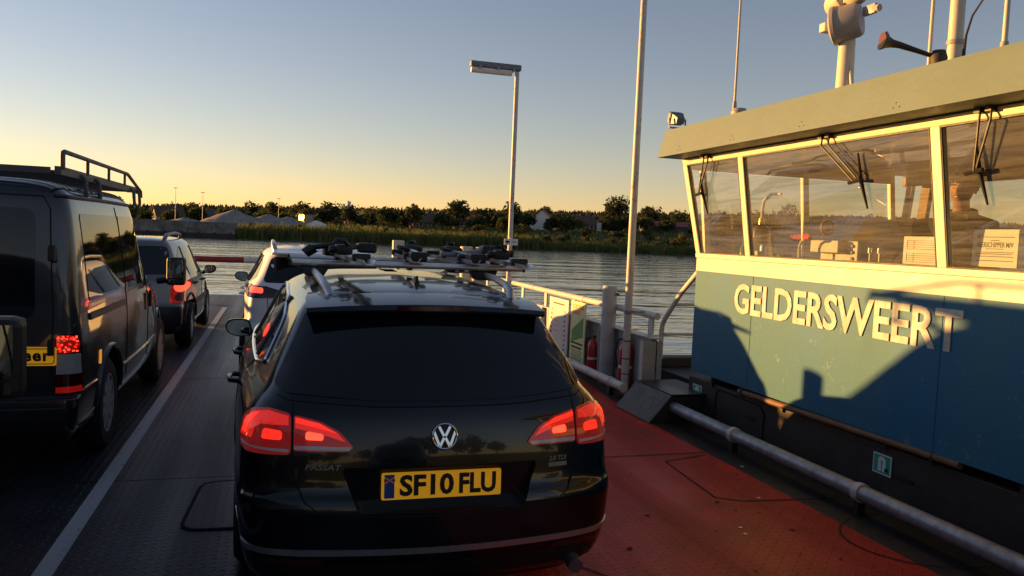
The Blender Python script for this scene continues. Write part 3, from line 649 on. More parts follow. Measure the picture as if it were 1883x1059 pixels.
        patch('bulb_glow', bv, f(rp([(-0.502, 0.844), (-0.502, 0.869), (-0.571, 0.879), (-0.575, 0.846)], .012)), 'y', -1, 'lamp_hot', li, .0125, .02, .002)
        patch('reverse_strip', bv, f([(-0.618, 0.806), (-0.618, 0.822), (-0.388, 0.819), (-0.398, 0.806)]), 'y', -1, 'lamp_clear', li, .011, .02, .002)
        # side windows, chrome line, pillars, handles
        dlo = rp([(.72, 1.075), (.93, 1.265), (1.3, 1.345), (2.0, 1.372), (2.5, 1.345), (3.05, 1.06), (2.0, 1.035), (1.0, 1.035)], .06)
        patch('side_window', bv, dlo, 'x', sg, 'glass_car', t_, .003, .06)
        trim('chrome_trim', bv, dlo, 'x', sg, .010, 'chrome', t_, True, .05, .004)
        for y0, y1 in ((1.12, 1.18), (1.98, 2.04)): trim('pillar', bv, [(y0, 1.05), (y1, 1.355)], 'x', sg, .022, 'black_plastic', t_, step=.06, off=-.006)
        for y in (1.28, 2.25):
            l_, nn = cast(bv, y, .90, 'x', sg); q = MB(); q.tube([(l_.x-sg*.01, y-.10, .90), (l_.x+sg*.04, y-.085, .905), (l_.x+sg*.05, y+.02, .905), (l_.x+sg*.04, y+.1, .905), (l_.x-sg*.01, y+.115, .90)], .014, 8); obj('door_handle', q, 'car_black', t_)
        trim('door_gap', bv, [(1.13, 1.03), (1.25, .75), (1.55, .30)], 'x', sg, .003, 'seam', t_); trim('door_gap', bv, [(2.05, 1.03), (2.1, .3)], 'x', sg, .003, 'seam', t_)
        car_mirror(t_, sg, sg*.86, 2.80, .985, 'car_black', .2, .135)
        # roof rail
        q = MB(); q.tube([(sg*.455, .70, 1.395), (sg*.47, .76, 1.435), (sg*.485, .90, 1.462), (sg*.50, 1.2, 1.482), (sg*.51, 1.8, 1.49), (sg*.50, 2.4, 1.475), (sg*.485, 2.62, 1.44), (sg*.475, 2.72, 1.40)], [.02, .022, .021, .018, .017, .018, .02, .02], 10); obj('roof_rail', q, 'alu', t_)
    # tailgate shut line, bumper line, chrome strip
    tg = [(-.627, 1.01), (-.627, .79), (-.61, .67), (-.575, .60), (-.52, .562), (-.3, .542), (0, .537)]
    trim('tailgate_gap', bv, tg+[(-x, z) for x, z in reversed(tg[:-1])], 'y', -1, .0035, 'seam', t_, step=.04)
    trim('tailgate_gap', bv, [(-.69, 1.01), (-.65, .995), (-.3, .978), (.3, .978), (.65, .995), (.69, 1.01)], 'y', -1, .0035, 'seam', t_, step=.04)
    patch('chrome_strip', bv, [(-.86, .405), (-.80, .390), (-.6, .380), (0, .376), (.6, .380), (.80, .390), (.86, .405), (.86, .43), (.80, .413), (.6, .404), (0, .400), (-.6, .404), (-.80, .413), (-.86, .43)], 'y', -1, 'alu', t_, .006, .04)
    patch('bumper_skirt', bv, [(-.78, .19), (.78, .19), (.83, .30), (.6, .33), (-.6, .33), (-.83, .30)], 'y', -1, 'black_plastic', t_, .003, .05)
    for sg in (-1, 1): patch('reflector', bv, rp([(sg*.50, .335), (sg*.74, .345), (sg*.74, .365), (sg*.50, .355)], .008), 'y', -1, 'lamp_dark', t_, .004, .03)
    # plate
    P = lambda x, z, d=0: MX((x, .075-d, z-.030), (1, 0, 0), (0, .06, 1))
    pl = obj('number_plate', MB().prism(rp([(-.262, -.0575), (.262, -.0575), (.262, .0575), (-.262, .0575)], .01), .006, M=MX((0, .082, .648), (1, 0, 0), (0, .06, 1))), 'plate_yellow', t_)
    obj('plate_band', MB().prism([(-.25, -.05), (-.207, -.05), (-.207, .05), (-.25, .05)], .001, M=P(0, .678, .0)), 'plate_blue', pl)
    text('plate_lettering', 'GB', .028, P(-.2285, .651, .0015), 'paper', pl, .0006, .0004, width=.03)
    q = MB()
    for i, (a, c_) in enumerate((((-.021, .0), (.021, .0)), ((0, -.013), (0, .013)))): q.box((min(a[0], c_[0])-.003, -.0006, min(a[1], c_[1])-.003), (max(a[0], c_[0])+.003, 0, max(a[1], c_[1])+.003))
    fl = obj('flag_cross', q, 'red_gloss', pl, loc=(-.2285, .0735, .675))
    q = MB()
    for s1 in (-1, 1): q.tube([(-.02, .0004, -s1*.013), (.02, .0004, s1*.013)], .0022, 4)
    obj('flag_saltire', q, 'paper', pl, loc=(-.2285, .0735, .675))
    me = text('plate_lettering', 'SF10', .118, P(-.068, .675, .0015), 'ink', pl, .0008, .0042, width=.235)
    text('plate_lettering', 'FLU', .118, P(.155, .675, .0015), 'ink', pl, .0008, .0042, width=.165)
    for x, z in ((-.20, .678), (.125, .680), (.20, .684)): obj('plate_screw', MB().lathe([(.006, 0), (.006, .002)], 10, M=MX((x, .074, z-.03), (1, 0, 0), (0, 0, 1))), 'ink' if x == .125 else 'plate_yellow', pl)
    # badge
    c0, nn = cast(bv, 0, .858, 'y', -1)
    bm_ = MX(c0+nn*.004, (1, 0, 0), (0, -nn.z, -nn.y) if False else Vector((1, 0, 0)).cross(nn)*-1, nn)
    e_ = obj('badge', MB().lathe([(.06, -.004), (.06, .0), (.056, .002)], 36, M=bm_), 'black_plastic', t_)
    q = MB(); q.tube([bm_ @ Vector((.053*math.cos(a), .053*math.sin(a), .004)) for a in [i*math.pi/18 for i in range(37)]], .0058, 8, cap=False)
    def stroke(a, c_, wd=.011):
        a, c_ = Vector((*a, 0)), Vector((*c_, 0)); n_ = (c_-a).cross(Vector((0, 0, 1))).normalized()*wd/2
        q.prism([tuple((a-n_).xy), tuple((c_-n_).xy), tuple((c_+n_).xy), tuple((a+n_).xy)], .006, M=bm_ @ Matrix.Translation((0, 0, .001)))
    for s1 in (-1, 1):
        stroke((s1*.026, .045), (s1*.003, .001)); stroke((s1*.047, .022), (s1*.022, -.043)); stroke((s1*.022, -.043), (s1*.003, -.006))
    obj('emblem', q, 'chrome', e_)
    for s, x, z, sz, wd in (('PASSAT', -.505, .735, .032, .15), ('2.0 TDI', .53, .735, .03, .092)):
        c0, nn = cast(bv, x, z, 'y', -1); text('model_lettering', s, sz, MX(c0+nn*.002, Vector((0, 0, 1)).cross(nn), nn.cross(Vector((0, 0, 1)).cross(nn)), nn), 'alu_dark', t_, .001, .0006, .2, width=wd)
    patch('trim_badge', bv, [(.485, .70), (.577, .70), (.577, .718), (.485, .718)], 'y', -1, 'alu_dark', t_, .003, .03)
    q = MB(); q.add([(-.018, .90, 1.44), (.018, .90, 1.44), (.018, 1.06, 1.45), (-.018, 1.06, 1.45), (-.003, .90, 1.50), (.003, .90, 1.50), (.004, .99, 1.485), (-.004, .99, 1.485)], [(0, 1, 5, 4), (1, 2, 6, 5), (2, 3, 7, 6), (3, 0, 4, 7), (4, 5, 6, 7)], 0, True); obj('shark_fin_aerial', q, 'car_black', t_)
    q = MB(); q.tube([(.62, .1, .26), (.62, .04, .25)], .035, 14); obj('exhaust', q, 'alu_dark', t_)
    return t_, bv
car, car_bv = estate()
# roof bars and bike carriers on the estate
for k, (y, lab) in enumerate(((1.47, 'silver roof bar across the black estate car, rear one'), (2.28, 'silver roof bar across the black estate car, front one'))):
    t_ = thing('roof_bar', lab, 'roof bar', (.76, 3.2+y, 1.53), 0, 'roof bars on the estate car')
    obj('bar', MB().box((-.69, -.04, -.018), (.69, .04, .018), bev=.014), 'alu', t_)
    for sg in (-1, 1):
        obj('end_cap', MB().box((sg*.69, -.04, -.019), (sg*.70, .04, .019)) if sg > 0 else MB().box((-.70, -.04, -.019), (-.69, .04, .019)), 'black_plastic', t_)
        x = sg*.50-.06; q = MB(); q.hexa([(x-.05, -.06, -.075), (x+.05, -.06, -.075), (x+.05, .06, -.075), (x-.05, .06, -.075)], [(x-.085, -.045, -.0185), (x+.085, -.045, -.0185), (x+.085, .045, -.0185), (x-.085, .045, -.0185)]); obj('foot', q, 'black_plastic', t_, bev=.008)
def carrier(x, y, flip, tilt, label, yl):
    t_ = thing('bike_carrier', label, 'bike carrier', (x, y, 1.55), tilt+(math.pi if flip else 0), 'bike carriers on the roof bars'); t_.scale = (.85, 1, .72)
    q = MB(); prof = [(-.042, .04), (-.020, .004), (.020, .004), (.042, .04), (.034, .04), (.016, .010), (-.016, .010), (-.034, .04)]
    q.prism(prof, 1.32, M=MX((0, -.28, 0), (1, 0, 0), (0, 0, 1), (0, 1, 0))); obj('channel', q, 'alu', t_)
    for yy in (-.05, .78): obj('wheel_strap', MB().box((-.055, yy-.03, .02), (.055, yy+.03, .075), bev=.012), 'black_plastic', t_)
    q = MB(); q.tube([(.05, -.2, .055), (.055, .1, .075), (.05, .45, .085)], [.016, .015, .014], 10); obj('arm', q, 'alu_dark' if yl else 'alu', t_)
    obj('hinge', MB().box((-.03, -.27, .012), (.085, -.13, .09), bev=.015), 'black_plastic', t_)
    q = MB(); q.box((.0, .42, .05), (.11, .52, .13), bev=.02); q.tube([(.03, .5, .12), (.06, .55, .155), (.10, .52, .16)], .014, 8); q.tube([(.05, .42, .09), (-.05, .36, .11)], .02, 8); obj('clamp_head', q, 'black_plastic', t_)
    q = MB(); q.lathe([(.026, -.02), (.03, -.005), (.03, .02), (.02, .03)], 12, M=MX((.12, .47, .09), (0, 1, 0), (0, 0, 1), (1, 0, 0))); obj('knob', q, 'black_plastic', t_)
    q = MB(); q.box((-.02, .0, -.075), (.02, .03, .004)); q.box((-.035, -.01, -.04), (.035, .04, .006)); obj('mount_bolt', q, 'black_plastic', t_)
    return t_
carrier(.36, 4.95, True, R(4), 'bike carrier with black clamp at the left end of the roof bars', True)
carrier(.77, 4.78, False, R(-3), 'bike carrier with pale channel end, second from the left on the roof bars', False)
carrier(1.10, 4.80, False, R(3), 'bike carrier with pale channel end, third from the left on the roof bars', True)
carrier(1.36, 5.0, True, R(-5), 'bike carrier with dark clamp at the right end of the roof bars', False)
# extra folded frame clamps seen on the left carrier
t_ = thing('clamp_arm', 'folded dark clamp arms lying across the leftmost bike carrier', 'clamp arm', (.30, 5.05, 1.585)); t_.scale = (.9, 1, .75)
q = MB(); q.tube([(-.12, 0, .03), (.05, .02, .06), (.30, .05, .04)], .022, 8); obj('arm', q, 'black_plastic', t_)
obj('jaw', MB().box((.2, -.03, -.0), (.33, .09, .085), bev=.02), 'black_plastic', t_); obj('lever', MB().tube([(.02, 0, .06), (.06, .05, .11), (.13, .04, .10)], .012, 6), 'black_plastic', t_)
obj('grip', MB().tube([(-.16, 0, -.02), (-.10, 0, .03)], [.04, .045], 10), 'black_plastic', t_)
t_ = thing('clamp_arm', 'folded dark clamp arms lying across the rightmost bike carrier', 'clamp arm', (1.28, 5.1, 1.585)); t_.scale = (.9, 1, .75)
q = MB(); q.tube([(-.28, 0, .0), (.0, .02, .03), (.14, .02, .05)], .026, 8); obj('arm', q, 'alu_dark', t_)
obj('jaw', MB().box((.02, -.03, .02), (.15, .09, .10), bev=.02), 'black_plastic', t_); obj('lever', MB().tube([(.10, 0, .02), (.2, -.1, -.02), (.26, -.1, -.045)], [.012, .012, .018], 6), 'alu', t_)
obj('grip', MB().tube([(.14, 0, .04), (.26, .02, .03)], [.035, .03], 10), 'black_plastic', t_)

def suv():
    t_ = thing('crossover_car', 'white crossover car with silver roof rails in front of the black estate', 'car', (.50, 8.85, 0))
    rows = [(.22, .80, .72, .12, .06, .15, 4.25, .2, .3, .7), (.34, .89, .80, .03, .07, .2, 4.4, .2, .35, .78), (.52, .91, .82, 0, .06, .12, 4.5, .2, .35, .8), (.66, .92, .82, .02, .06, .12, 4.5, .2, .35, .8), (.74, .92, .815, .07, .06, .12, 4.45, .2, .35, .8),
            (.95, .92, .81, .09, .07, .12, 4.3, .2, .35, .78), (1.05, .915, .80, .11, .07, .12, 3.9, .2, .35, .76), (1.14, .88, .77, .15, .07, .12, 3.6, .2, .3, .72), (1.24, .82, .71, .22, .07, .12, 3.3, .2, .3, .66), (1.40, .745, .645, .34, .07, .12, 2.95, .2, .3, .6),
            (1.52, .69, .60, .43, .08, .16, 2.7, .2, .3, .56), (1.57, .63, .56, .48, .08, .16, 2.5, .15, .3, .52), (1.605, .54, .48, .60, .06, .18, 2.3, .1, .3, .45), (1.625, .38, .34, .85, .05, .2, 2.1, .1, .2, .3), (1.632, .05, .045, 1.3, .01, .02, 1.9, .01, .02, .04)]
    b_ = obj('body', loft(rows, 2.1, 4), 'car_white', t_); bv = bvh_of(b_)
    boolean(b_, [cyl_cut(sx*.76-.2, sx*.76+.2, y, .36, .40) for sx in (-1, 1) for y in (.92, 3.6)])
    for sx in (-1, 1):
        for y in (.92, 3.6): wheel(t_, sx*.80, y, .345, sx, .22)
    patch('rear_window', bv, rp([(-.66, 1.20), (.66, 1.20), (.57, 1.50), (-.57, 1.50)], .06), 'y', -1, 'glass_dark', t_, .004, .06)
    q = MB(); q.hexa([(-.58, .34, 1.535), (.58, .34, 1.535), (.58, .6, 1.55), (-.58, .6, 1.55)], [(-.56, .33, 1.56), (.56, .33, 1.56), (.53, .75, 1.607), (-.53, .75, 1.607)]); obj('spoiler', q, 'car_white', t_, bev=.01)
    patch('bumper', bv, rp([(-.82, .25), (.82, .25), (.87, .44), (.6, .50), (-.6, .50), (-.87, .44)], .03), 'y', -1, 'black_plastic', t_, .004, .05)
    for sg in (-1, 1):
        f = (lambda p: p) if sg < 0 else mirx
        la = patch('tail_lamp', bv, f(rp([(-.40, 1.07), (-.46, 1.03), (-.80, 1.02), (-.885, 1.06), (-.875, 1.10), (-.80, 1.16), (-.62, 1.155), (-.46, 1.11)], .02)), 'y', -1, 'lamp_dark', t_, .01, .03)
        patch('lamp_glow', bv, f(rp([(-.65, 1.075), (-.65, 1.135), (-.78, 1.145), (-.79, 1.08)], .02)), 'y', -1, 'lamp_hot', la, .0135, .02, .002)
        patch('lamp_clear', bv, f([(-.80, 1.045), (-.80, 1.09), (-.86, 1.085), (-.87, 1.06)]), 'y', -1, 'lamp_clear', la, .0125, .02, .002)
        dlo = rp([(.62, 1.24), (.85, 1.42), (1.4, 1.50), (2.2, 1.51), (3.05, 1.18), (2.0, 1.14), (.9, 1.16)], .05)
        patch('side_window', bv, dlo, 'x', sg, 'glass_car', t_, .003, .07)
        for y0, y1 in ((1.1, 1.15), (1.98, 2.04)): trim('pillar', bv, [(y0, 1.17), (y1, 1.495)], 'x', sg, .022, 'black_plastic', t_, off=-.006)
        q = MB(); q.tube([(sg*.53, .62, 1.555), (sg*.55, .68, 1.63), (sg*.56, .85, 1.665), (sg*.57, 1.7, 1.68), (sg*.56, 2.4, 1.65), (sg*.55, 2.55, 1.57)], [.03, .03, .024, .02, .022, .025], 10); obj('roof_rail', q, 'alu', t_)
        car_mirror(t_, sg, sg*.87, 2.55, 1.12, 'black_plastic', .2, .15)
        for y in (1.3, 2.2):
            l_, _ = cast(bv, y, .98, 'x', sg); q = MB(); q.tube([(l_.x, y-.1, .98), (l_.x+sg*.04, y-.08, .985), (l_.x+sg*.04, y+.08, .985), (l_.x, y+.1, .98)], .013, 8); obj('door_handle', q, 'car_white', t_)
    tg = [(-.62, 1.17), (-.60, .95), (-.58, .72), (0, .70)]
    trim('tailgate_gap', bv, tg+[(-x, z) for x, z in reversed(tg[:-1])], 'y', -1, .004, 'seam', t_)
    obj('number_plate', MB().box((-.26, .06, .82), (.26, .068, .93)), 'plate_yellow', t_)
suv()
bpy.data.objects['crossover_car'].scale = (1, 1, .925)

def mpv():
    t_ = thing('people_carrier', 'silver people carrier with tailgate spare wheel cover ahead of the dark van', 'car', (-2.03, 11.25, 0))
    rows = [(.24, .78, .70, .10, .05, .15, 4.0, .2, .3, .7), (.34, .87, .78, .02, .06, .18, 4.25, .2, .35, .78), (.50, .89, .80, 0, .07, .18, 4.35, .2, .35, .8), (.62, .895, .80, .01, .07, .18, 4.35, .2, .35, .8), (.68, .89, .79, .06, .07, .18, 4.3, .2, .35, .78),
            (.85, .89, .785, .08, .08, .2, 4.15, .2, .35, .76), (1.0, .875, .77, .105, .08, .2, 3.7, .2, .35, .74), (1.08, .84, .745, .14, .08, .2, 3.5, .2, .3, .7), (1.2, .79, .70, .19, .08, .2, 3.3, .2, .3, .66), (1.4, .72, .64, .28, .08, .18, 2.9, .2, .3, .6),
            (1.52, .665, .59, .34, .08, .17, 2.6, .18, .3, .56), (1.575, .61, .545, .40, .07, .17, 2.4, .15, .3, .5), (1.605, .52, .47, .52, .06, .2, 2.2, .12, .3, .42), (1.622, .36, .33, .8, .04, .2, 2.0, .1, .2, .3), (1.628, .05, .045, 1.2, .01, .02, 1.8, .01, .02, .04)]
    b_ = obj('body', loft(rows, 2.0, 4), 'car_silver', t_); bv = bvh_of(b_)
    boolean(b_, [cyl_cut(sx*.74-.2, sx*.74+.2, y, .35, .385) for sx in (-1, 1) for y in (.78, 3.35)])
    for sx in (-1, 1):
        for y in (.78, 3.35): wheel(t_, sx*.77, y, .335, sx, .21)
    patch('rear_window', bv, rp([(-.66, 1.10), (.66, 1.10), (.57, 1.50), (-.57, 1.50)], .07), 'y', -1, 'glass_dark', t_, .004, .06)
    patch('bumper', bv, rp([(-.83, .26), (.83, .26), (.87, .64), (-.87, .64)], .03), 'y', -1, 'black_plastic', t_, .012, .05)
    q = MB(); q.lathe([(.30, 0), (.335, .02), (.34, .12), (.31, .17), (.2, .185), (.0, .19)], 40, M=MX((.12, .06, .78), (1, 0, 0), (0, 0, 1), (0, -1, 0))); obj('spare_wheel_cover', q, 'car_silver', t_)
    c0, nn = cast(bv, .58, .985, 'y', -1); text('model_lettering', 'RX4', .06, MX(c0+nn*.003, (1, 0, 0), (0, 0, 1), (0, -1, 0)), 'alu', t_, .002, .002)
    for sg in (-1, 1):
        f = (lambda p: p) if sg < 0 else mirx
        la = patch('tail_lamp', bv, f(rp([(-.64, .70), (-.655, .9), (-.70, 1.06), (-.765, 1.14), (-.80, 1.06), (-.86, .86), (-.87, .70)], .02)), 'y', -1, 'lamp_red', t_, .012, .03)
        patch('lamp_glow', bv, f(arc(-.755, .925, .072, 0, 2*math.pi, 18)[:-1]), 'y', -1, 'lamp_hot', la, .0155, .02, .002)
        patch('lamp_ring', bv, f(arc(-.755, .78, .062, 0, 2*math.pi, 18)[:-1]), 'y', -1, 'lamp_dark', la, .0155, .02, .002)
        dlo = rp([(.52, 1.12), (.66, 1.36), (.95, 1.48), (2.0, 1.505), (2.5, 1.45), (3.15, 1.10), (2.0, 1.05), (.7, 1.06)], .05)
        patch('side_window', bv, dlo, 'x', sg, 'glass_car', t_, .003, .07)
        for y0, y1 in ((.98, 1.05), (1.86, 1.93)): trim('pillar', bv, [(y0, 1.07), (y1, 1.49)], 'x', sg, .03, 'car_silver', t_, off=-.012)
        q = MB(); q.tube([(sg*.50, .56, 1.555), (sg*.52, .62, 1.63), (sg*.53, .78, 1.67), (sg*.545, 1.5, 1.69), (sg*.53, 2.2, 1.66), (sg*.52, 2.35, 1.58)], [.03, .03, .025, .022, .022, .025], 10); obj('roof_rail', q, 'alu_dark', t_)
        car_mirror(t_, sg, sg*.85, 2.65, 1.06, 'black_plastic', .2, .16)
        patch('door_strip', bv, [(.3, .62), (.5, .68), (3.9, .68), (3.9, .60), (3.75, .60), (.4, .60)][2:5]+[(1.2, .60), (1.2, .68)], 'x', sg, 'black_plastic', t_, .01, .06)
        patch('sill_cover', bv, rp([(1.2, .26), (2.95, .26), (2.95, .36), (1.2, .36)], .03), 'x', sg, 'alu', t_, .012, .06)
        for y in (.78, 3.35):
            ar = [(y+.44*math.cos(a), .35+.44*math.sin(a)) for a in [R(8+i*11.7) for i in range(15)]]
            trim('arch_moulding', bv, ar, 'x', sg, .03, 'black_plastic', t_, step=.05, off=.0)
        for y in (1.15, 2.05):
            l_, _ = cast(bv, y, .93, 'x', sg); q = MB(); q.tube([(l_.x, y-.1, .93), (l_.x+sg*.04, y-.08, .935), (l_.x+sg*.04, y+.08, .935), (l_.x, y+.1, .93)], .014, 8); obj('door_handle', q, 'black_plastic', t_)
        trim('door_gap', bv, [(.98, 1.05), (1.1, .75), (1.25, .45)], 'x', sg, .004, 'seam', t_); trim('door_gap', bv, [(1.9, 1.05), (1.95, .3)], 'x', sg, .004, 'seam', t_)
mpv()
bpy.data.objects['people_carrier'].scale = (1, 1, .935)

def van(label):
    t_ = thing('van', label, 'van', (-2.17, 5.55, 0))
    rows = [(.28, .90, .88, .10, .02, .06, 4.5, .1, .2, .8), (.36, .955, .925, .01, .03, .08, 4.7, .15, .3, .85), (.48, .975, .945, -.02, .03, .09, 4.8, .2, .35, .88), (.56, .98, .95, -.015, .03, .09, 4.82, .2, .35, .88), (.585, .98, .95, .05, .03, .08, 4.8, .2, .35, .88),
            (.9, .985, .955, .05, .03, .09, 4.65, .2, .4, .86), (1.05, .98, .95, .055, .03, .09, 4.35, .2, .4, .84), (1.2, .965, .935, .06, .03, .09, 3.95, .2, .4, .82), (1.5, .93, .90, .08, .035, .10, 3.55, .2, .35, .78), (1.75, .895, .865, .105, .04, .12, 3.25, .2, .3, .74),
            (1.86, .865, .835, .12, .045, .14, 3.1, .2, .3, .70), (1.92, .82, .79, .15, .05, .16, 2.98, .2, .3, .66), (1.96, .74, .71, .22, .05, .2, 2.85, .15, .3, .6), (1.985, .56, .54, .4, .04, .2, 2.6, .1, .3, .45), (1.995, .1, .09, .9, .01, .04, 2.2, .01, .04, .08)]
    b_ = obj('body', loft(rows, 2.2, 4), 'van_dark', t_); bv = bvh_of(b_)
    boolean(b_, [cyl_cut(sx*.84-.22, sx*.84+.22, y, .36, .405) for sx in (-1, 1) for y in (1.0, 3.75)])
    for sx in (-1, 1):
        for y in (1.0, 3.75): wheel(t_, sx*.86, y, .345, sx, .2, 'grey_paint', 9)
    for sg in (-1, 1):
        f = (lambda p: p) if sg < 0 else mirx
        patch('rear_window', bv, f(rp([(-.08, 1.08), (-.70, 1.08), (-.685, 1.78), (-.08, 1.78)], .08)), 'y', -1, 'glass_dark', t_, .003, .07)
        trim('door_outline', bv, f([(-.015, .62), (-.79, .62), (-.80, 1.1), (-.765, 1.78), (-.72, 1.86), (-.015, 1.87)]), 'y', -1, .005, 'seam', t_)
        la = patch('tail_lamp', bv, f(rp([(-.815, .595), (-.815, .985), (-.925, .985), (-.945, .9), (-.948, .6)], .015)), 'y', -1, 'lamp_dark', t_, .014, .03, .03)
        g_ = patch('lamp_glow', bv, f(rp([(-.822, .862), (-.822, .975), (-.905, .975), (-.935, .94), (-.935, .89), (-.905, .862)], .015)), 'y', -1, 'lamp_red', la, .0175, .02, .002)
        rr = random.Random(5)
        for i in range(46):
            x = rr.uniform(-.925, -.83); z = rr.uniform(.868, .968); d = .0045
            patch('prism_dot', bv, f([(x-d, z-d), (x+d, z-d), (x+d, z+d), (x-d, z+d)]), 'y', -1, 'lamp_hot' if rr.random() < .4 else 'lamp_glow', la, .0195, .02, .001)
        patch('lamp_clear', bv, f([(-.822, .725), (-.822, .855), (-.94, .855), (-.943, .725)]), 'y', -1, 'grey_paint', la, .0175, .03, .002)
        patch('reflector', bv, f([(-.820, .603), (-.820, .64), (-.943, .645), (-.945, .605)]), 'y', -1, 'lamp_red', la, .0175, .03, .002)
        for z in (.85, 1.45): obj('hinge', MB().box((sg*.80-.02, .02, z), (sg*.80+.02, .075, z+.1), bev=.008), 'black_plastic', t_)
        patch('side_window', bv, rp([(.38, 1.17), (1.55, 1.17), (1.55, 1.76), (.42, 1.76)], .05), 'x', sg, 'glass_dark', t_, .004, .08)
        patch('side_window', bv, rp([(1.6, 1.17), (2.60, 1.17), (2.58, 1.76), (1.6, 1.76)], .05), 'x', sg, 'glass_dark', t_, .004, .08)
        patch('front_door_window', bv, rp([(2.78, 1.12), (3.62, 1.12), (3.35, 1.55), (3.12, 1.74), (2.8, 1.76)], .05), 'x', sg, 'glass_dark', t_, .004, .08)
        trim('gutter', bv, [(.2, 1.865), (1.2, 1.868), (2.9, 1.862)], 'x', sg, .014, 'black_plastic', t_, off=.004)
        patch('slide_rail', bv, [(.35, 1.045), (1.5, 1.045), (1.5, 1.09), (.35, 1.09)], 'x', sg, 'black_plastic', t_, .012, .08)
        trim('door_gap', bv, [(1.575, 1.83), (1.575, 1.0), (1.6, .45)], 'x', sg, .005, 'seam', t_); trim('door_gap', bv, [(2.69, 1.83), (2.70, .45)], 'x', sg, .005, 'seam', t_); trim('door_gap', bv, [(3.65, 1.1), (3.6, .8), (3.3, .45)], 'x', sg, .005, 'seam', t_)
        trim('body_crease', bv, [(.15, .60), (.55, .60)], 'x', sg, .008, 'van_dark', t_); trim('body_crease', bv, [(1.45, .56), (3.3, .56)], 'x', sg, .016, 'van_dark', t_, off=-.006)
        for y in (1.0, 3.75): trim('arch_lip', bv, [(y+.425*math.cos(a), .36+.425*math.sin(a)) for a in [R(5+i*12.1) for i in range(15)]], 'x', sg, .018, 'van_dark', t_, step=.05)
        for y in (2.52, 2.86): obj('door_handle', MB().box((sg*.972-.012, y-.035, .90), (sg*.972+.018, y+.035, 1.06), bev=.01), 'black_plastic', t_)
        patch('side_marker', bv, rp([(.62, .70), (.66, .70), (.66, .80), (.62, .80)], .01), 'x', sg, 'lamp_amber', t_, .006, .03)
        # tall mirror
        mm = obj('door_mirror', MB().box((sg*1.03 if sg > 0 else -1.22, 3.52, 1.06), (1.22 if sg > 0 else -1.03, 3.64, 1.36), bev=.035), 'black_plastic', t_)
        obj('mirror_glass', MB().box((sg*1.125-.075, 3.515, 1.14), (sg*1.125+.075, 3.519, 1.335)), 'mirror_glass', mm); obj('wide_angle_glass', MB().box((sg*1.125-.07, 3.515, 1.085), (sg*1.125+.07, 3.519, 1.128)), 'mirror_glass', mm)
        obj('mirror_arm', MB().tube([(sg*1.06, 3.6, 1.12), (sg*.93, 3.6, 1.10)], .035, 8), 'black_plastic', mm)
    wsc = patch('windscreen', bv, rp([(-.70, 1.14), (.70, 1.14), (.62, 1.74), (-.62, 1.74)], .06), 'y', 1, 'glass_dark', t_, .004, .08)
    for sg in (-1, 1): patch('headlamp', bv, rp([(sg*.45, .72), (sg*.80, .76), (sg*.80, .98), (sg*.55, .92)], .04), 'y', 1, 'lamp_clear', t_, .006, .04)
    patch('bumper', bv, rp([(-.93, .32), (.93, .32), (.935, .575), (-.935, .575)], .02), 'y', -1, 'black_plastic', t_, .006, .06)
    return t_, bv
van_a, vbv = van('dark van with tube roof rack and one glowing tail lamp, left lane')
# second van, stopped behind it: only its mirror reaches into view
van_b = copy_tree(van_a); van_b.location = (-2.10, -.34, 0); van_b['label'] = 'vehicle beside the camera, only its black door mirror showing at the left picture edge'
van_c = copy_tree(van_a); van_c.location = (.55, -6.6, 0); van_c['label'] = 'unseen dark van added behind the camera to darken reflections in the estate car'  # extra copy out of view, darkens what the estate tail reflects
van_a['group'] = van_b['group'] = van_c['group'] = 'vans on the ferry deck'
# yellow plate on the first van
pl = obj('number_plate', MB().prism(rp([(-.27, -.06), (.27, -.06), (.27, .06), (-.27, .06)], .015), .006, M=MX((.56, .045, .845), (1, 0, 0), (0, 0, 1))), 'plate_yellow', van_a)
q = MB(); loop = rp([(-.257, -.048), (.257, -.048), (.257, .048), (-.257, .048)], .02); q.tube([(.56+x, .0385, .845+z) for x, z in loop+[loop[0]]], .0028, 4); obj('plate_border', q, 'ink', pl)
text('plate_lettering', 'eer', .10, MX((.715, .0385, .848), (1, 0, 0), (0, 0, 1)), 'ink', pl, .001, .004, sp=1.15)
# roof rack
rk = thing('roof_rack', 'grey metal roof rack with side rail and slatted floor on the dark van', 'roof rack', (-2.24, 5.55, 1.93))
for sg in (-1, 1):
    obj('edge_plate', MB().box((sg*.86-.02, .22, .075), (sg*.86+.02, 3.3, .13)), 'rack_grey', rk)
    q = MB(); q.tube([(sg*.88, .25, .11), (sg*.88, .25, .20), (sg*.88, .265, .222), (sg*.88, .30, .23), (sg*.88, 2.5, .23), (sg*.88, 2.58, .225), (sg*.88, 3.28, .10), (sg*.88, 3.30, .04)], .016, 10); obj('side_rail', q, 'rack_grey', rk)
    for y in (.95, 1.7, 2.4): q = MB(); q.tube([(sg*.88, y, .12), (sg*.88, y, .23)], .013, 8); obj('upright', q, 'rack_grey', rk)
    for y in (.75, 1.2, 2.7, 3.0): q = MB(); q.tube([(sg*.80, y, .09), (sg*.89, y, .095), (sg*.91, y, .07), (sg*.915, y, -.04), (sg*.90, y, -.06)], .016, 8); obj('leg', q, 'rack_grey', rk); obj('gutter_clamp', MB().box((sg*.885-.035, y-.05, -.08), (sg*.885+.035, y+.05, -.05), bev=.008), 'rack_grey', rk)
for i in range(18):
    y = .25+i*.17; obj('slat', MB().box((-.835, y, .085), (.835, y+.055, .105), bev=.006), 'rack_grey', rk)
obj('end_board', MB().box((-.86, .19, .08), (.82, .215, .12)), 'rack_grey', rk)

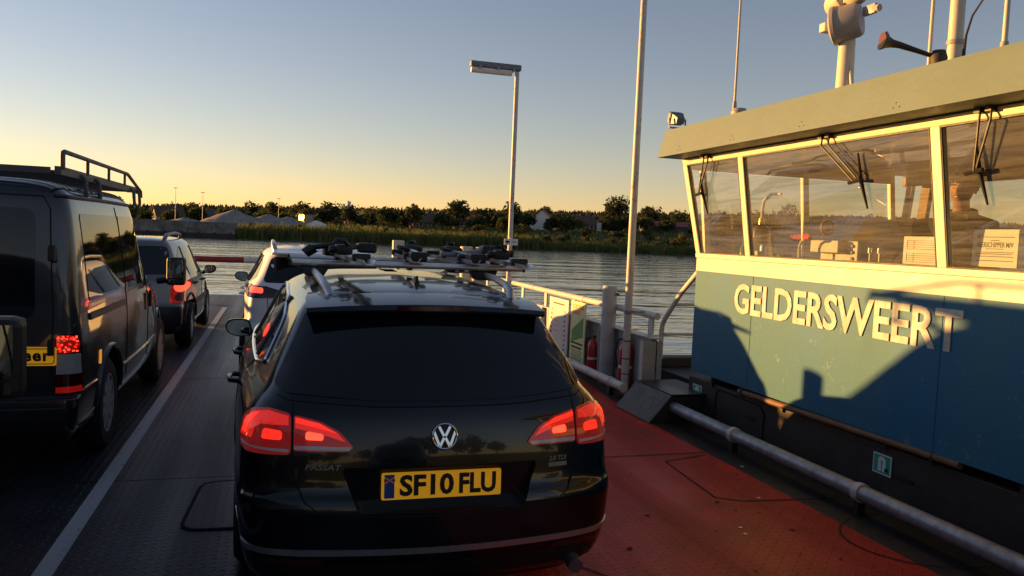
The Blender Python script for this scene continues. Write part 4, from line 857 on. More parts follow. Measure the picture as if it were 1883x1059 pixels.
# ================================================================== WHEELHOUSE
def reparent_world(t_):
    inv = Matrix.Translation(-t_.location)
    for c_ in t_.children: c_.matrix_parent_inverse = inv
def px(z, d=0): return 3.95-.158*(z-1.60)-d          # outer face of the leaning windows
Y0, Y1, XF = .2, 6.93, 6.35
wh = thing('wheelhouse', 'blue and cream ferry wheelhouse with large raked windows and white name letters', 'wheelhouse', (5.1, 3.6, .41))
walls = MB(); walls.box((3.95, Y0, .485), (3.99, Y1, 1.474)); walls.box((3.991, Y1-.04, .485), (XF-.041, Y1, 1.474)); walls.box((XF-.04, Y0, .485), (XF, Y1, 1.474)); walls.box((3.991, Y0, .485), (XF-.041, Y0+.04, 1.474))
obj('lower_wall', walls, 'paint_blue', wh)
walls = MB(); walls.box((3.948, Y0, 1.475), (3.99, Y1+.002, 1.60)); walls.box((3.991, Y1-.04, 1.475), (XF-.041, Y1+.002, 1.60)); walls.box((XF-.04, Y0, 1.475), (XF+.002, Y1, 1.60)); walls.box((3.991, Y0, 1.475), (XF-.041, Y0+.04, 1.60))
obj('cream_band', walls, 'paint_cream', wh)
ZT = 2.555
def frame_bar(name, b0, b1, t0, t1, dep, mats='frame_cream'):
    """bar between two bottom points and two top points, dep = inward offset vector"""
    d = Vector(dep); q = MB(); b0, b1, t0, t1 = map(Vector, (b0, b1, t0, t1))
    q.hexa([b0, b1, b1+d, b0+d], [t0, t1, t1+d, t0+d]); return obj(name, q, mats, wh, bev=.006)
def pane(name, a, b_, c_, d): return obj(name, MB().add([a, b_, c_, d], [(0, 1, 2, 3)]), 'pane', wh)
zb0, zb1, zt0, zt1 = 1.602, 1.645, 2.50, ZT
frame_bar('window_sill', (px(1.602, .012), Y0, zb0), (px(1.602, .012), Y1+.01, zb0), (px(zb1, .008), Y0, zb1), (px(zb1, .008), Y1+.015, zb1), (.06, 0, 0))
frame_bar('window_header', (px(zt0, .006), Y0, zt0), (px(zt0, .006), Y1+.11, zt0), (px(zt1, .01), Y0, zt1), (px(zt1, .01), Y1+.12, zt1), (.06, 0, 0))
mull = [(Y1-.075, Y1+.0), (6.0, 6.075), (3.885, 3.96), (1.9, 1.975), (Y0, Y0+.075)]
for i, (a, b_) in enumerate(mull):
    e = .11 if i == 0 else 0
    frame_bar('mullion', (px(zb1, .010), a, zb1), (px(zb1, .010), b_, zb1), (px(zt0, .010), a+e, zt0), (px(zt0, .010), b_+e, zt0), (.055, 0, 0))
for i in range(len(mull)-1):
    hi = mull[i][0]; lo = mull[i+1][1]; e = .11 if i == 0 else 0; d = -.012
    pane('window_pane', (px(zb1, d), lo, zb1), (px(zb1, d), hi, zb1), (px(zt0, d), hi+e, zt0), (px(zt0, d), lo, zt0))
    # slim rubber gasket round each pane
    q = MB(); d2 = .002; pts = [(px(zb1, d2), lo+.008, zb1+.006), (px(zb1, d2), hi-.008, zb1+.006), (px(zt0, d2), hi+e-.008, zt0-.006), (px(zt0, d2), lo+.008, zt0-.006)]
    q.tube(pts+[pts[0]], .007, 5, cap=False); obj('gasket', q, 'black_plastic', wh)
# bow-side windows
fy = lambda z: Y1+.002+.118*(z-1.6)
for x0, x1 in ((4.02, 4.08), (5.15, 5.22), (6.24, 6.30)): frame_bar('mullion', (x0, fy(1.6)-.05, 1.602), (x1, fy(1.6)-.05, 1.602), (x0-.05*(x0 < 4.5), fy(zt1)-.05, ZT), (x1-.05*(x0 < 4.5), fy(zt1)-.05, ZT), (0, .05, 0))
frame_bar('window_header', (3.88, fy(2.5)-.05, 2.46), (6.3, fy(2.5)-.05, 2.46), (3.88, fy(ZT)-.05, ZT-.002), (6.3, fy(ZT)-.05, ZT-.002), (0, .045, 0), 'cabin_grey')
pane('window_pane', (4.08, fy(1.61)-.02, 1.61), (5.15, fy(1.61)-.02, 1.61), (5.15, fy(2.45)-.02, 2.45), (4.03, fy(2.45)-.02, 2.45)); pane('window_pane', (5.22, fy(1.61)-.02, 1.61), (6.24, fy(1.61)-.02, 1.61), (6.24, fy(2.45)-.02, 2.45), (5.22, fy(2.45)-.02, 2.45))
# far side windows
for a, b_, m_ in ((.2, .28, 'frame_cream'), (2.3, 2.42, 'wood'), (4.55, 4.67, 'wood'), (6.6, 6.72, 'wood'), (6.85, 6.93, 'frame_cream')):
    frame_bar('mullion', (XF-.05, a, 1.602), (XF-.05, b_, 1.602), (XF+.05, a, 2.44), (XF+.05, b_, 2.44), (.05, 0, 0), m_)
frame_bar('window_header', (XF+.05, .2, 2.441), (XF+.05, 7.0, 2.441), (XF+.06, .2, ZT), (XF+.06, 7.0, ZT), (.05, 0, 0), 'cabin_grey')
for a, b_ in ((.28, 2.3), (2.42, 4.55), (4.67, 6.6)): pane('window_pane', (XF-.02, a, 1.602), (XF-.02, b_, 1.602), (XF+.075, b_, 2.44), (XF+.075, a, 2.44))
obj('back_wall', MB().box((4.0, Y0, 1.602), (XF, Y0+.04, ZT)), 'cabin_dark', wh)
# roof with raked fascia
q = MB(); q.hexa([(3.545, -.25, 2.563), (6.75, -.25, 2.563), (6.75, 7.10, 2.563), (3.545, 7.10, 2.563)], [(3.60, -.2, 2.825), (6.70, -.2, 2.825), (6.70, 7.046, 2.825), (3.60, 7.046, 2.825)]); rf = obj('roof', q, 'fascia', wh)
for y in (6.65, 5.75, 4.85, 3.95, 3.05):
    for k in ((0, 0), (.05, .0), (.035, .03)): obj('rivet', MB().lathe([(.006, 0), (.004, .003)], 6, M=MX((3.553+.21*k[1], y+k[0], 2.60+k[1]), (0, 1, 0), (0, 0, 1), (-1, 0, 0))), 'trunk_dark', rf)
obj('ceiling_panel', MB().box((3.86, Y0+.05, 2.552), (XF+.04, 6.98, 2.560)), 'ceiling', wh)
obj('ceiling_lamp', MB().lathe([(.11, 0), (.11, -.03), (.07, -.045)], 20, M=Matrix.Translation((4.6, 5.35, 2.551))), 'lamp_tube', wh)
obj('floor', MB().box((4.0, Y0+.05, .49), (XF-.05, Y1-.05, .53)), 'wood_light', wh)
obj('window_desk', MB().box((3.995, Y0+.05, 1.50), (4.45, Y1-.05, 1.585)), 'cabin_grey', wh)
obj('inner_panel', MB().box((XF-.07, Y0+.05, .53), (XF-.045, Y1-.05, 1.6)), 'wood_light', wh)
text('name_lettering', 'GELDERSWEERT', .36, MX((3.9455, 4.985, 1.25), (0, -1, 0), (0, 0, 1)), 'letter_white', wh, .004, .008, width=2.47)
for y in (5.95, 3.9, 1.95): obj('weld_seam', MB().box((3.9465, y, .49), (3.949, y+.006, 1.47)), 'paint_blue', wh)
reparent_world(wh)
# wipers
def wiper(y_p, y_c, y_b0, y_b1, label):
    t_ = thing('window_wiper', label, 'wiper', (px(2.56, .03), y_p, 2.56), 0, 'wheelhouse wipers')
    P = lambda y, z, d=.035: (px(z, d), y, z)
    for k, o_ in ((0, 0), (1, .075)):
        q = MB(); q.tube([P(y_p-o_, 2.56, .02), P(y_p-o_-.01, 2.48, .05), P(y_c+.0-o_*.3, 2.20+.03*k, .05)], .007, 6); obj('arm', q, 'black_plastic', t_)
        obj('pivot', MB().box((px(2.56, .05), y_p-o_-.02, 2.53), (px(2.56, .0), y_p-o_+.02, 2.561)), 'black_plastic', t_)
    q = MB(); q.tube([P(y_b0, 2.40, .012), P((y_b0+y_b1)/2+.006, 2.21, .022), P(y_b1, 2.02, .012)], [.006, .015, .006], 6); obj('blade', q, 'black_matt', t_)
    q = MB(); q.tube([P(y_c-.06, 2.215, .045), P(y_c+.06, 2.20, .045)], .014, 6); obj('carrier', q, 'black_plastic', t_)
    reparent_world(t_)
wiper(4.93, 4.60, 4.59, 4.53, 'black parallel arm wiper on the middle wheelhouse window'); wiper(3.58, 3.62, 3.63, 3.57, 'black parallel arm wiper on the near wheelhouse window by the skipper'); wiper(6.60, 6.72, 6.72, 6.64, 'black parallel arm wiper on the narrow end window of the wheelhouse')
# trunk under it
tr = thing('deck_trunk', 'low dark steel trunk carrying the wheelhouse along the deck edge', 'trunk', (5.0, 2, 0))
obj('casing', MB().box((4.02, -5, .0), (6.2, 7.08, .405), bev=.012), 'trunk_dark', tr)
for y in (-1.5, .5, 2.4, 3.3, 4.35, 5.5, 6.6): obj('bracket', MB().box((4.0, y, .38), (4.05, y+.03, .484)), 'trunk_dark', tr)
obj('neck', MB().box((4.14, .3, .406), (6.1, 6.85, .484)), 'seam', tr)
q = MB(); q.tube([(4.016, 5.78, .04), (4.016, 5.77, .30), (4.016, 5.83, .36), (4.016, 6.5, .37), (4.016, 6.55, .33), (4.016, 6.55, .04)], .006, 6); obj('door_outline', q, 'seam', tr)
for y in (5.9, 4.1, 2.9): obj('latch', MB().box((4.0, y, .22), (4.02, y+.14, .235)), 'rust_dark', tr)
reparent_world(tr)
t_ = thing('boat_hook', 'long wooden pole hung below the blue wheelhouse wall', 'pole', (3.965, 4.9, .44))
q = MB(); q.tube([(0, -1.2, .025), (0, 0, .012), (0, 1.18, 0)], [.026, .027, .026], 12); obj('shaft', q, 'wood_pole', t_)
for y in (-1.0, 1.12): q = MB(); q.tube([(.06, y, .07), (0, y, .055), (-.03, y, .02), (-.02, y, -.03), (.06, y, -.03)], .008, 6); obj('hook', q, 'trunk_dark', t_)
# safety signs
def safety_sign(y, z, label):
    t_ = thing('safety_sign', label, 'sign', (4.014, y, z), 0, 'life jacket signs')
    obj('plate', MB().box((-.004, -.085, -.07), (0, .085, .07)), 'sign_white', t_)
    obj('green_field', MB().box((-.0055, -.076, -.061), (-.0042, .076, .061)), 'sign_green', t_)
    q = MB(); M_ = MX((-.0056, .0, 0), (0, -1, 0), (0, 0, 1), (-1, 0, 0))
    q.prism(rp([(-.035, -.05), (-.006, -.05), (-.006, .0), (-.012, .018), (0, .028), (.012, .018), (.006, .0), (.006, -.05), (.035, -.05), (.035, .035), (.018, .052), (-.018, .052), (-.035, .035)], .008, 3), .001, M=M_); obj('life_jacket_symbol', q, 'sign_white', t_)
    obj('number_block', MB().box((-.0068, -.062, -.045), (-.0058, -.028, -.02)), 'ink', t_)
safety_sign(6.89, .272, 'green life jacket sign on the far end of the dark trunk beside the step'); safety_sign(4.38, .272, 'green life jacket sign on the dark trunk below the last letters of the name')
t_ = thing('side_platform', 'black steel platform outside the bulwark opening, beside the wheelhouse front', 'platform', (4.8, 8, -.9))
obj('base', MB().box((-.36, -.9, 0), (1.3, .85, 1.12)), 'trunk_dark', t_); obj('kerb', MB().box((-.34, .60, 1.121), (1.3, .84, 1.24), bev=.02), 'trunk_dark', t_)
t_ = thing('boarding_rail', 'pale tubular handrail sloping up to the wheelhouse front', 'handrail', (4.45, 8.55, .34))
for x in (0, 1.15):
    q = MB(); q.tube([(x, 0, 0), (x, 0, .33), (x, -.02, .42), (x, -.08, .50), (x, -.42, .82), (x, -.78, 1.08), (x, -.95, 1.13), (x, -1.45, 1.13)], .03, 10); obj('rail', q, 'rail_cream', t_)
for z in (.30, .68): q = MB(); q.tube([(.02, -.03 if z < .5 else -.24, z), (1.15, -.03 if z < .5 else -.24, z)], .018, 8); obj('cross_rail', q, 'rail_cream', t_)
t_ = thing('lifebuoy_light', 'orange lifebuoy light hung on the wheelhouse front corner', 'buoy light', (4.28, 7.10, .74))
q = MB(); q.lathe([(.04, 0), (.05, .02), (.05, .16), (.03, .18), (.022, .2), (.022, .45), (.0, .46)], 14); obj('body', q, 'orange', t_); obj('holder', MB().box((-.02, -.17, .06), (.02, -.04, .10)), 'black_plastic', t_)

# ------------------------------------------------------------------ roof gear
RZ = 2.826
t_ = thing('signal_mast', 'cream mast on the wheelhouse roof carrying round searchlights', 'mast', (4.5, 5.64, RZ)); t_.scale = (.88, .88, .97)
q = MB(); q.lathe([(.085, 0), (.075, .55), (.068, 1.1)], 24); obj('tube', q, 'beige', t_)
q = MB(); q.tube([(0, -.14, 0), (.0, -.10, .30), (.0, -.02, .62)], .02, 10); obj('stay', q, 'beige', t_)
vd = Vector((.56, -.74, .14)).normalized(); xx = vd.cross(Vector((0, 0, 1))).normalized(); Mx = MX((-.06, -.05, .80), xx, vd.cross(xx), vd)
sl = MB(); sl.lathe([(.10, -.15), (.15, -.13), (.165, -.12), (.165, -.09), (.15, -.085), (.145, .10), (.13, .13), (.0, .132)], 32, M=Mx); s1 = obj('searchlight', sl, 'grey_paint', t_)
q = MB(); q.box((-.02, -.36, .82), (.02, -.2, .90), bev=.01); q.tube([(0, -.34, .86), (0, -.40, .85)], .03, 8); obj('yoke', q, 'grey_paint', s1)
q = MB(); q.box((-.16, .13, .76), (-.04, .22, .84), bev=.015); obj('bracket', q, 'beige', t_)
for yy, zz, rr in ((.10, 1.02, .13), (-.14, 1.06, .12)):
    q = MB(); q.lathe([(rr*.6, -.12), (rr, -.08), (rr, .05), (rr*.7, .12), (0, .13)], 18, M=MX((-.03, yy, zz), (0, .3, 1), (1, 0, 0))); obj('signal_lamp', q, 'beige', t_)
obj('junction_box', MB().box((-.1, -.05, .96), (.08, .09, 1.1), bev=.02), 'beige', t_)
t_ = thing('horn', 'dark trumpet horn pointing forward on the wheelhouse roof', 'horn', (4.4, 4.58, RZ)); t_.scale = (.85, .85, .9)
q = MB(); pts = [(-.42, .14, .43), (-.405, .135, .425), (-.38, .127, .418), (-.345, .115, .41), (-.29, .095, .40), (-.16, .045, .36), (-.02, -.01, .315)]
q.tube(pts, [.075, .066, .045, .032, .026, .02, .016], 18); obj('trumpet', q, 'black_plastic', t_)
q = MB(); q.tube([(-.4225, .1405, .43), (-.4205, .14, .43)], [.064, .064], 18); obj('bell_mouth', q, 'horn_red', t_)
q = MB(); q.lathe([(.0, -.07), (.055, -.06), (.07, 0), (.05, .06), (0, .07)], 14, M=Matrix.Translation((0, -.03, .30))); obj('compressor', q, 'trunk_dark', t_)
for y in (-.06, .0): obj('leg', MB().tube([(0, y, 0), (0, y, .25)], .012, 6), 'beige', t_)
t_ = thing('roof_coaming', 'low cream plinth on the wheelhouse roof below the aerials', 'plinth', (4.55, 4.4, RZ)); obj('plinth', MB().box((-.15, -.62, 0), (.2, .48, .20), bev=.02), 'beige', t_); obj('lid', MB().box((-.17, -.3, .202), (.22, .5, .235), bev=.01), 'beige', t_)
t_ = thing('roof_mast', 'plain cream pole mast beside the horn, rising out of the picture', 'mast', (4.6, 4.62, RZ)); q = MB(); q.tube([(0, 0, .23), (0, 0, 2.4)], [.05, .045], 16); obj('tube', q, 'beige', t_); obj('collar', MB().lathe([(.058, .40), (.058, .43)], 16), 'grey_paint', t_)
def aerial(x, y, h, r, label, base=True):
    t_ = thing('whip_aerial', label, 'aerial', (x, y, RZ), 0, 'aerials on the wheelhouse roof')
    q = MB(); q.tube([(0, 0, .0), (0, 0, .3), (0, 0, h)], [r, r*.8, r*.5], 10); obj('rod', q, 'beige', t_); obj('foot', MB().lathe([(r*1.8, 0), (r*1.8, .12), (r*1.1, .30)], 12), 'grey_paint', t_)
aerial(4.2, 6.82, 2.6, .016, 'thin whip aerial at the front end of the wheelhouse roof'); aerial(4.62, 4.87, 2.2, .018, 'thin cream whip aerial just left of the plain roof mast'); aerial(4.5, 4.12, 2.2, .022, 'whip aerial at the right picture edge on the roof')
t_ = thing('curved_aerial', 'black curved aerial bending to the right on the wheelhouse roof', 'aerial', (4.5, 4.44, RZ+.236)); q = MB(); q.tube([(0, 0, 0), (0, 0, .08), (0, -.01, .18), (.0, -.05, .30), (0, -.12, .38), (0, -.2, .42)], [.012, .012, .008, .007, .006, .005], 8); obj('rod', q, 'black_plastic', t_); obj('foot', MB().box((-.05, -.12, 0), (.05, .06, .02)), 'grey_paint', t_)
t_ = thing('vent_cap', 'small round grey vent cap at the roof front edge', 'vent', (4.15, 6.65, RZ)); q = MB(); q.lathe([(.04, 0), (.04, .13), (.075, .14), (.08, .17), (.06, .20), (0, .205)], 18); obj('cap', q, 'grey_paint', t_); obj('flange', MB().lathe([(.07, 0), (.07, .012)], 14), 'grey_paint', t_)
t_ = thing('floodlight', 'blue grey floodlight on the front corner of the wheelhouse roof', 'floodlight', (3.68, 6.98, RZ))
q = MB(); Mx = MX((0, .02, .11), (1, 0, 0), (0, -.35, 1)); q.prism(rp([(-.07, -.06), (.07, -.06), (.07, .06), (-.07, .06)], .02), -.05, M=Mx); q.hexa([Mx @ Vector(p) for p in ((-.06, -.05, 0), (.06, -.05, 0), (.06, .05, 0), (-.06, .05, 0))], [Mx @ Vector(p) for p in ((-.04, -.03, .09), (.04, -.03, .09), (.04, .03, .09), (-.04, .03, .09))]); obj('head', q, 'floodlight', t_)
q = MB(); q.tube([(-.085, 0, .11), (-.085, -.01, .02), (.085, -.01, .02), (.085, 0, .11)], .01, 6); q.tube([(0, -.01, 0), (0, -.01, .025)], .02, 8); obj('yoke', q, 'grey_paint', t_)

# ------------------------------------------------------------------ things inside the wheelhouse
t_ = thing('ship_bell', 'brass ship bell behind the front window of the wheelhouse', 'bell', (4.5, 6.70, 1.60))
q = MB(); q.lathe([(.125, .02), (.13, .035), (.112, .10), (.095, .2), (.085, .29), (.06, .335), (.03, .35), (.028, .41), (.0, .415)], 28); obj('bell', q, 'brass', t_)
q = MB(); q.tube([(0, 0, .4), (0, 0, .5), (0, -.02, .58), (.02, -.10, .64), (.06, -.2, .64)], .016, 8); obj('hanger', q, 'frame_cream', t_)
t_ = thing('instrument_console', 'dark sloped console with a beige front instrument behind the middle window', 'console', (4.42, 5.2, 1.586))
q = MB(); q.hexa([(-.02, -.5, 0), (.5, -.5, 0), (.5, .30, 0), (-.02, .30, 0)], [(.14, -.36, .40), (.5, -.36, .40), (.5, .16, .40), (.14, .16, .40)]); obj('housing', q, 'console_black', t_, bev=.01)
obj('front_panel', MB().box((-.06, -.02, .03), (-.025, .42, .22), bev=.008), 'beige', t_); obj('radio', MB().box((-.15, .1, .12), (-.062, .44, .22), bev=.008), 'beige', t_)
for k in range(3): obj('dial', MB().lathe([(.014, 0), (.012, .015)], 10, M=MX((-.061, .03, .08+k*.05), (0, 1, 0), (0, 0, 1), (-1, 0, 0))), 'console_black', t_)
for k in range(2): q = MB(); q.tube([(-.11, -.22-.1*k, 0), (-.11, -.22-.1*k, .14)], .01, 6); q.lathe([(.022, .13), (.022, .17)], 10, M=Matrix.Translation((-.11, -.22-.1*k, 0))); obj('lever', q, 'chrome', t_)
t_ = thing('desk_lamp', 'small desk lamp with pale base and red tip on the window desk', 'lamp', (4.15, 5.62, 1.586)); q = MB(); q.lathe([(.10, 0), (.09, .025), (.03, .045)], 20); obj('base', q, 'paper', t_); q = MB(); q.tube([(0, 0, .04), (0, .0, .16), (0, -.02, .2), (0, -.08, .23)], .012, 8); obj('stem', q, 'beige', t_); obj('head', MB().tube([(0, -.07, .23), (0, -.13, .235)], .02, 8), 'red_gloss', t_)
t_ = thing('bottle', 'small green cleaning bottle on the desk behind the end window', 'bottle', (4.1, 6.35, 1.586)); q = MB(); q.lathe([(.04, 0), (.042, .02), (.042, .12), (.015, .17), (.013, .2)], 16); obj('flask', q, 'bottle', t_); obj('cap', MB().lathe([(.016, .2), (.016, .225)], 10), 'paper', t_)
t_ = thing('desk_clutter', 'pile of small tools and a red cloth on the window desk beside the bell', 'tools', (4.15, 6.0, 1.586))
obj('red_cloth', MB().box((-.08, -.05, 0), (.08, .22, .03), bev=.012), 'red_gloss', t_); obj('brush_handle', MB().box((-.1, -.28, .0), (-.05, .05, .03), bev=.01), 'frame_cream', t_); obj('brush_head', MB().box((-.11, .05, .0), (-.03, .12, .11), bev=.01), 'beige', t_); obj('box', MB().box((.02, -.15, .0), (.1, .02, .09), bev=.01), 'console_black', t_); obj('flask', MB().lathe([(.03, 0), (.03, .12), (.02, .14)], 12, M=Matrix.Translation((.02, .16, .03))), 'alu', t_)
t_ = thing('timetable_sheet', 'white sheet with two printed tables leaning in the middle window', 'notice', (4.06, 4.15, 1.65))
obj('sheet', MB().box((-.002, -.16, 0), (.002, .23, .19)), 'paper', t_)
for k in range(2):
    for j in range(5): obj('table_line', MB().box((-.0035, -.14, .02+k*.085+j*.014), (-.0022, .20, .023+k*.085+j*.014)), 'ink_grey', t_)
    for y in (.20, .14): obj('table_rule', MB().box((-.0036, y-.003, .02+k*.085), (-.0022, y, .08+k*.085)), 'ink_grey', t_)
t_ = thing('vacancy_notice', 'white ring bound notice reading VEERSCHIPPER in the near window', 'notice', (4.06, 3.67, 1.665))
obj('sheet', MB().box((-.003, -.155, 0), (.003, .155, .225)), 'paper', t_); q = MB(); q.tube([(0, -.15, .228), (0, .15, .228)], .006, 6); obj('binding', q, 'console_black', t_)
text('lettering', 'VEERSCHIPPER M/V', .042, MX((-.0035, 0, .13), (0, -1, 0), (0, 0, 1)), 'ink', t_, .0006, .0008, width=.25)
for z, a, b_ in ((.175, -.13, .08), (.155, -.03, .03), (.105, -.06, .06), (.085, -.13, .13), (.075, -.12, .13), (.06, -.13, .13), (.035, -.13, .12)): obj('text_line', MB().box((-.0042, a, z), (-.0032, b_, z+.005)), 'ink_grey', t_)
obj('crest', MB().prism([(0, 0), (.012, .012), (.03, .012), (.03, -.006), (.006, -.01)], .0008, M=MX((-.0035, .13, .178), (0, -1, 0), (0, 0, 1))), 'ink_grey', t_)
t_ = thing('no_entry_sign', 'round red ringed no pedestrians sign on the front window', 'sign', (5.45, 6.94, 1.96))
obj('disc', MB().lathe([(.085, 0), (.085, .004)], 28, M=MX((0, 0, 0), (1, 0, 0), (0, 0, 1))), 'paper', t_)
q = MB(); q.tube([(.075*math.cos(a), -.006, .075*math.sin(a)) for a in [i*math.pi/14 for i in range(29)]], .009, 6, cap=False); obj('ring', q, 'red_gloss', t_)
q = MB(); q.tube([(0, -.006, .015), (0, -.006, -.01), (-.02, -.006, -.05)], .008, 5); q.tube([(0, -.006, -.01), (.022, -.006, -.045)], .008, 5); q.tube([(-.025, -.006, -.0), (0, -.006, .018), (.025, -.006, .0)], .006, 5); q.lathe([(.0, -.01), (.01, 0), (0, .01)], 8, M=Matrix.Translation((0, -.006, .036))); obj('walking_figure', q, 'ink', t_)
t_ = thing('seat_back', 'dark round topped chair back behind the console', 'chair', (5.0, 5.0, .53)); obj('backrest', MB().prism(rp([(-.25, .75), (.25, .75), (.23, 1.48), (-.23, 1.48)], .12), .1, M=MX((0, 0, 0), (.5, -.85, 0), (0, 0, 1))), 'console_black', t_, bev=.02); obj('cushion', MB().box((-.26, -.26, .45), (.26, .26, .58), bev=.05), 'console_black', t_); obj('stem', MB().tube([(0, 0, 0), (0, 0, .46)], .05, 10), 'grey_paint', t_)
# skipper
def person(loc, rz):
    t_ = thing('person', 'person in a dark jacket with dark curly hair standing at the wheel behind the glass', 'person', loc, rz)
    V = []; E_ = []; Rr = []
    def add(p, r, parent=None):
        V.append(p); Rr.append(r if isinstance(r, tuple) else (r, r)); i = len(V)-1
        if parent is not None: E_.append((parent, i))
        return i
    pel = add((0, 0, .95), (.16, .12)); w1 = add((0, .01, 1.12), (.155, .115), pel); ch = add((0, .0, 1.30), (.185, .13), w1); up_ = add((0, -.01, 1.43), (.15, .10), ch)
    nk = add((0, .015, 1.51), (.058, .06), up_); nk2 = add((0, .03, 1.56), (.055, .058), nk); h1 = add((0, .05, 1.61), (.068, .08), nk2); h2 = add((0, .045, 1.68), (.078, .10), h1); h3 = add((0, .035, 1.745), (.07, .085), h2)
    for sg in (-1, 1):
        hip = add((sg*.095, 0, .88), .095, pel); kn = add((sg*.10, .02, .48), .062, hip); an = add((sg*.10, -.01, .09), .042, kn); add((sg*.11, .16, .035), .035, an)
        sh = add((sg*.19, -.01, 1.41), .068, up_); el = add((sg*.25, .05, 1.13), .048, sh); wr_ = add((sg*.17, .30, 1.08), .032, el); pa = add((sg*.15, .37, 1.07), (.04, .02), wr_)
        for k in range(4):
            f1 = add((sg*(.12+.02*k), .425-.004*abs(k-1.5), 1.065), .010, pa); add((sg*(.12+.02*k), .455-.008*abs(k-1.5), 1.035), .008, f1)
        th = add((sg*.105, .37, 1.06), .011, wr_); add((sg*.09, .41, 1.045), .009, th)
    me = bpy.data.meshes.new('body'); me.from_pydata(V, E_, []); o = bpy.data.objects.new('body', me); col.objects.link(o)
    md = o.modifiers.new('s', 'SKIN'); md.use_smooth_shade = True
    for i, v in enumerate(me.skin_vertices[0].data): v.radius = Rr[i]; v.use_root = (i == 0)
    o.modifiers.new('ss', 'SUBSURF').levels = 3
    dg = bpy.context.evaluated_depsgraph_get(); m2 = bpy.data.meshes.new_from_object(o.evaluated_get(dg)); bpy.data.objects.remove(o)
    hc = Vector((0, .045, 1.672))
    for v in m2.vertices:                      # round the skull and jaw
        if v.co.z > 1.575:
            d = v.co-hc; jaw = 1-.22*max(0, min(1, (1.66-v.co.z)/.09)); e = Vector((d.x/(.076*jaw), d.y/.097, d.z/.118)); k = min(1, (v.co.z-1.575)/.03)
            if e.length > 1e-4: v.co = v.co.lerp(hc+d/e.length, k)
    # facial relief
    for v in m2.vertices:
        c_ = v.co
        if c_.z > 1.56 and c_.y > .10:
            k = math.exp(-((c_.x/.016)**2)-((c_.z-1.655)/.028)**2); v.co.y += .028*k
            for sx in (-1, 1): v.co.y -= .010*math.exp(-(((c_.x-sx*.032)/.016)**2)-((c_.z-1.685)/.014)**2)
            v.co.y -= .006*math.exp(-((c_.x/.03)**2)-((c_.z-1.612)/.006)**2)
    lm(m2, ['jacket', 'skin', 'ink'])
    for p in m2.polygons:
        c_ = p.center; sk = c_.z > 1.515 or (c_.y > .32 and c_.z < 1.2); p.material_index = 1 if sk else (2 if c_.z < .95 else 0)
    body = bpy.data.objects.new('body', m2); col.objects.link(body); body.parent = t_
    rr = random.Random(4); q = MB()
    for i in range(420):
        a = rr.uniform(0, 2*math.pi); el = rr.uniform(-.3, 1.5); d = Vector((math.cos(a)*math.cos(el), math.sin(a)*math.cos(el), math.sin(el)))
        if d.y > .42 and d.z < .28: continue
        p = Vector((0, .035, 1.695))+Vector((d.x*.090, d.y*.108, d.z*.112)); s_ = rr.uniform(.013, .024)
        q.lathe([(0, -s_), (s_*.8, -s_*.5), (s_, 0), (s_*.8, s_*.6), (0, s_)], 6, M=Matrix.Translation(p) @ Matrix.Rotation(rr.uniform(0, 3), 4, 'X'))
    obj('hair', q, 'hair', t_)
    for sg in (-1, 1):
        obj('ear', MB().lathe([(0, -.012), (.022, -.006), (.026, 0), (.02, .008), (0, .01)], 10, M=MX((sg*.088, .04, 1.665), (0, 1, 0), (0, 0, 1.3), (sg, 0, 0))), 'skin', t_)
        obj('eye', MB().lathe([(0, -.006), (.006, -.004), (.008, 0), (.006, .004), (0, .006)], 8, M=Matrix.Translation((sg*.031, .122, 1.683))), 'ink', t_)
    for sg in (-1, 1): obj('eyebrow', MB().tube([(sg*.018, .137, 1.700), (sg*.034, .134, 1.706), (sg*.05, .122, 1.702)], .006, 5), 'hair', t_)
    obj('lips', MB().tube([(-.022, .126, 1.615), (0, .137, 1.617), (.022, .126, 1.615)], .006, 5), 'horn_red', t_)
    q = MB(); q.tube([(.09*math.sin(a), .02-.085*math.cos(a)*-1 if False else .015+.085*math.cos(a), 1.50-.03*math.cos(a)) for a in [R(35+i*29) for i in range(11)]], .022, 8); obj('collar', q, 'jacket', t_)
person((4.78, 4.62, .53), R(118))

# ================================================================== FAR BANK
def gz(X, Y):
    base = -1.3 if Y < 179 else (-1.2+min(1, (Y-179)/6)*1.6)
    k = max(0, min(1, (Y-185)/75)); lvl = 2.4+.024*max(-60, min(160, X)); z = base+(lvl-.4)*k*k*(3-2*k)
    k2 = max(0, min(1, (Y-330)/330)); rid = 12+.036*max(-200, min(560, X)); z += (rid-lvl)*k2*k2*(3-2*k2)
    return z + (.25*math.sin(X*.13+Y*.07)+.2*math.sin(X*.31-Y*.11))*k
q = MB(); xs = [-900, -500, -300]+[-200+i*10 for i in range(61)]+[500, 700, 1100]; ys = [176, 179, 181, 183, 185]+[190+i*8 for i in range(20)]+[360+i*30 for i in range(14)]+[900, 1500, 3000]
vv = [(x, y, gz(x, y)) for y in ys for x in xs]; W_ = len(xs)
q.add(vv, [(j*W_+i, j*W_+i+1, (j+1)*W_+i+1, (j+1)*W_+i) for j in range(len(ys)-1) for i in range(W_-1)], 0, True)
tag(obj('terrain', q, 'grass', sharp=180), kind='structure')
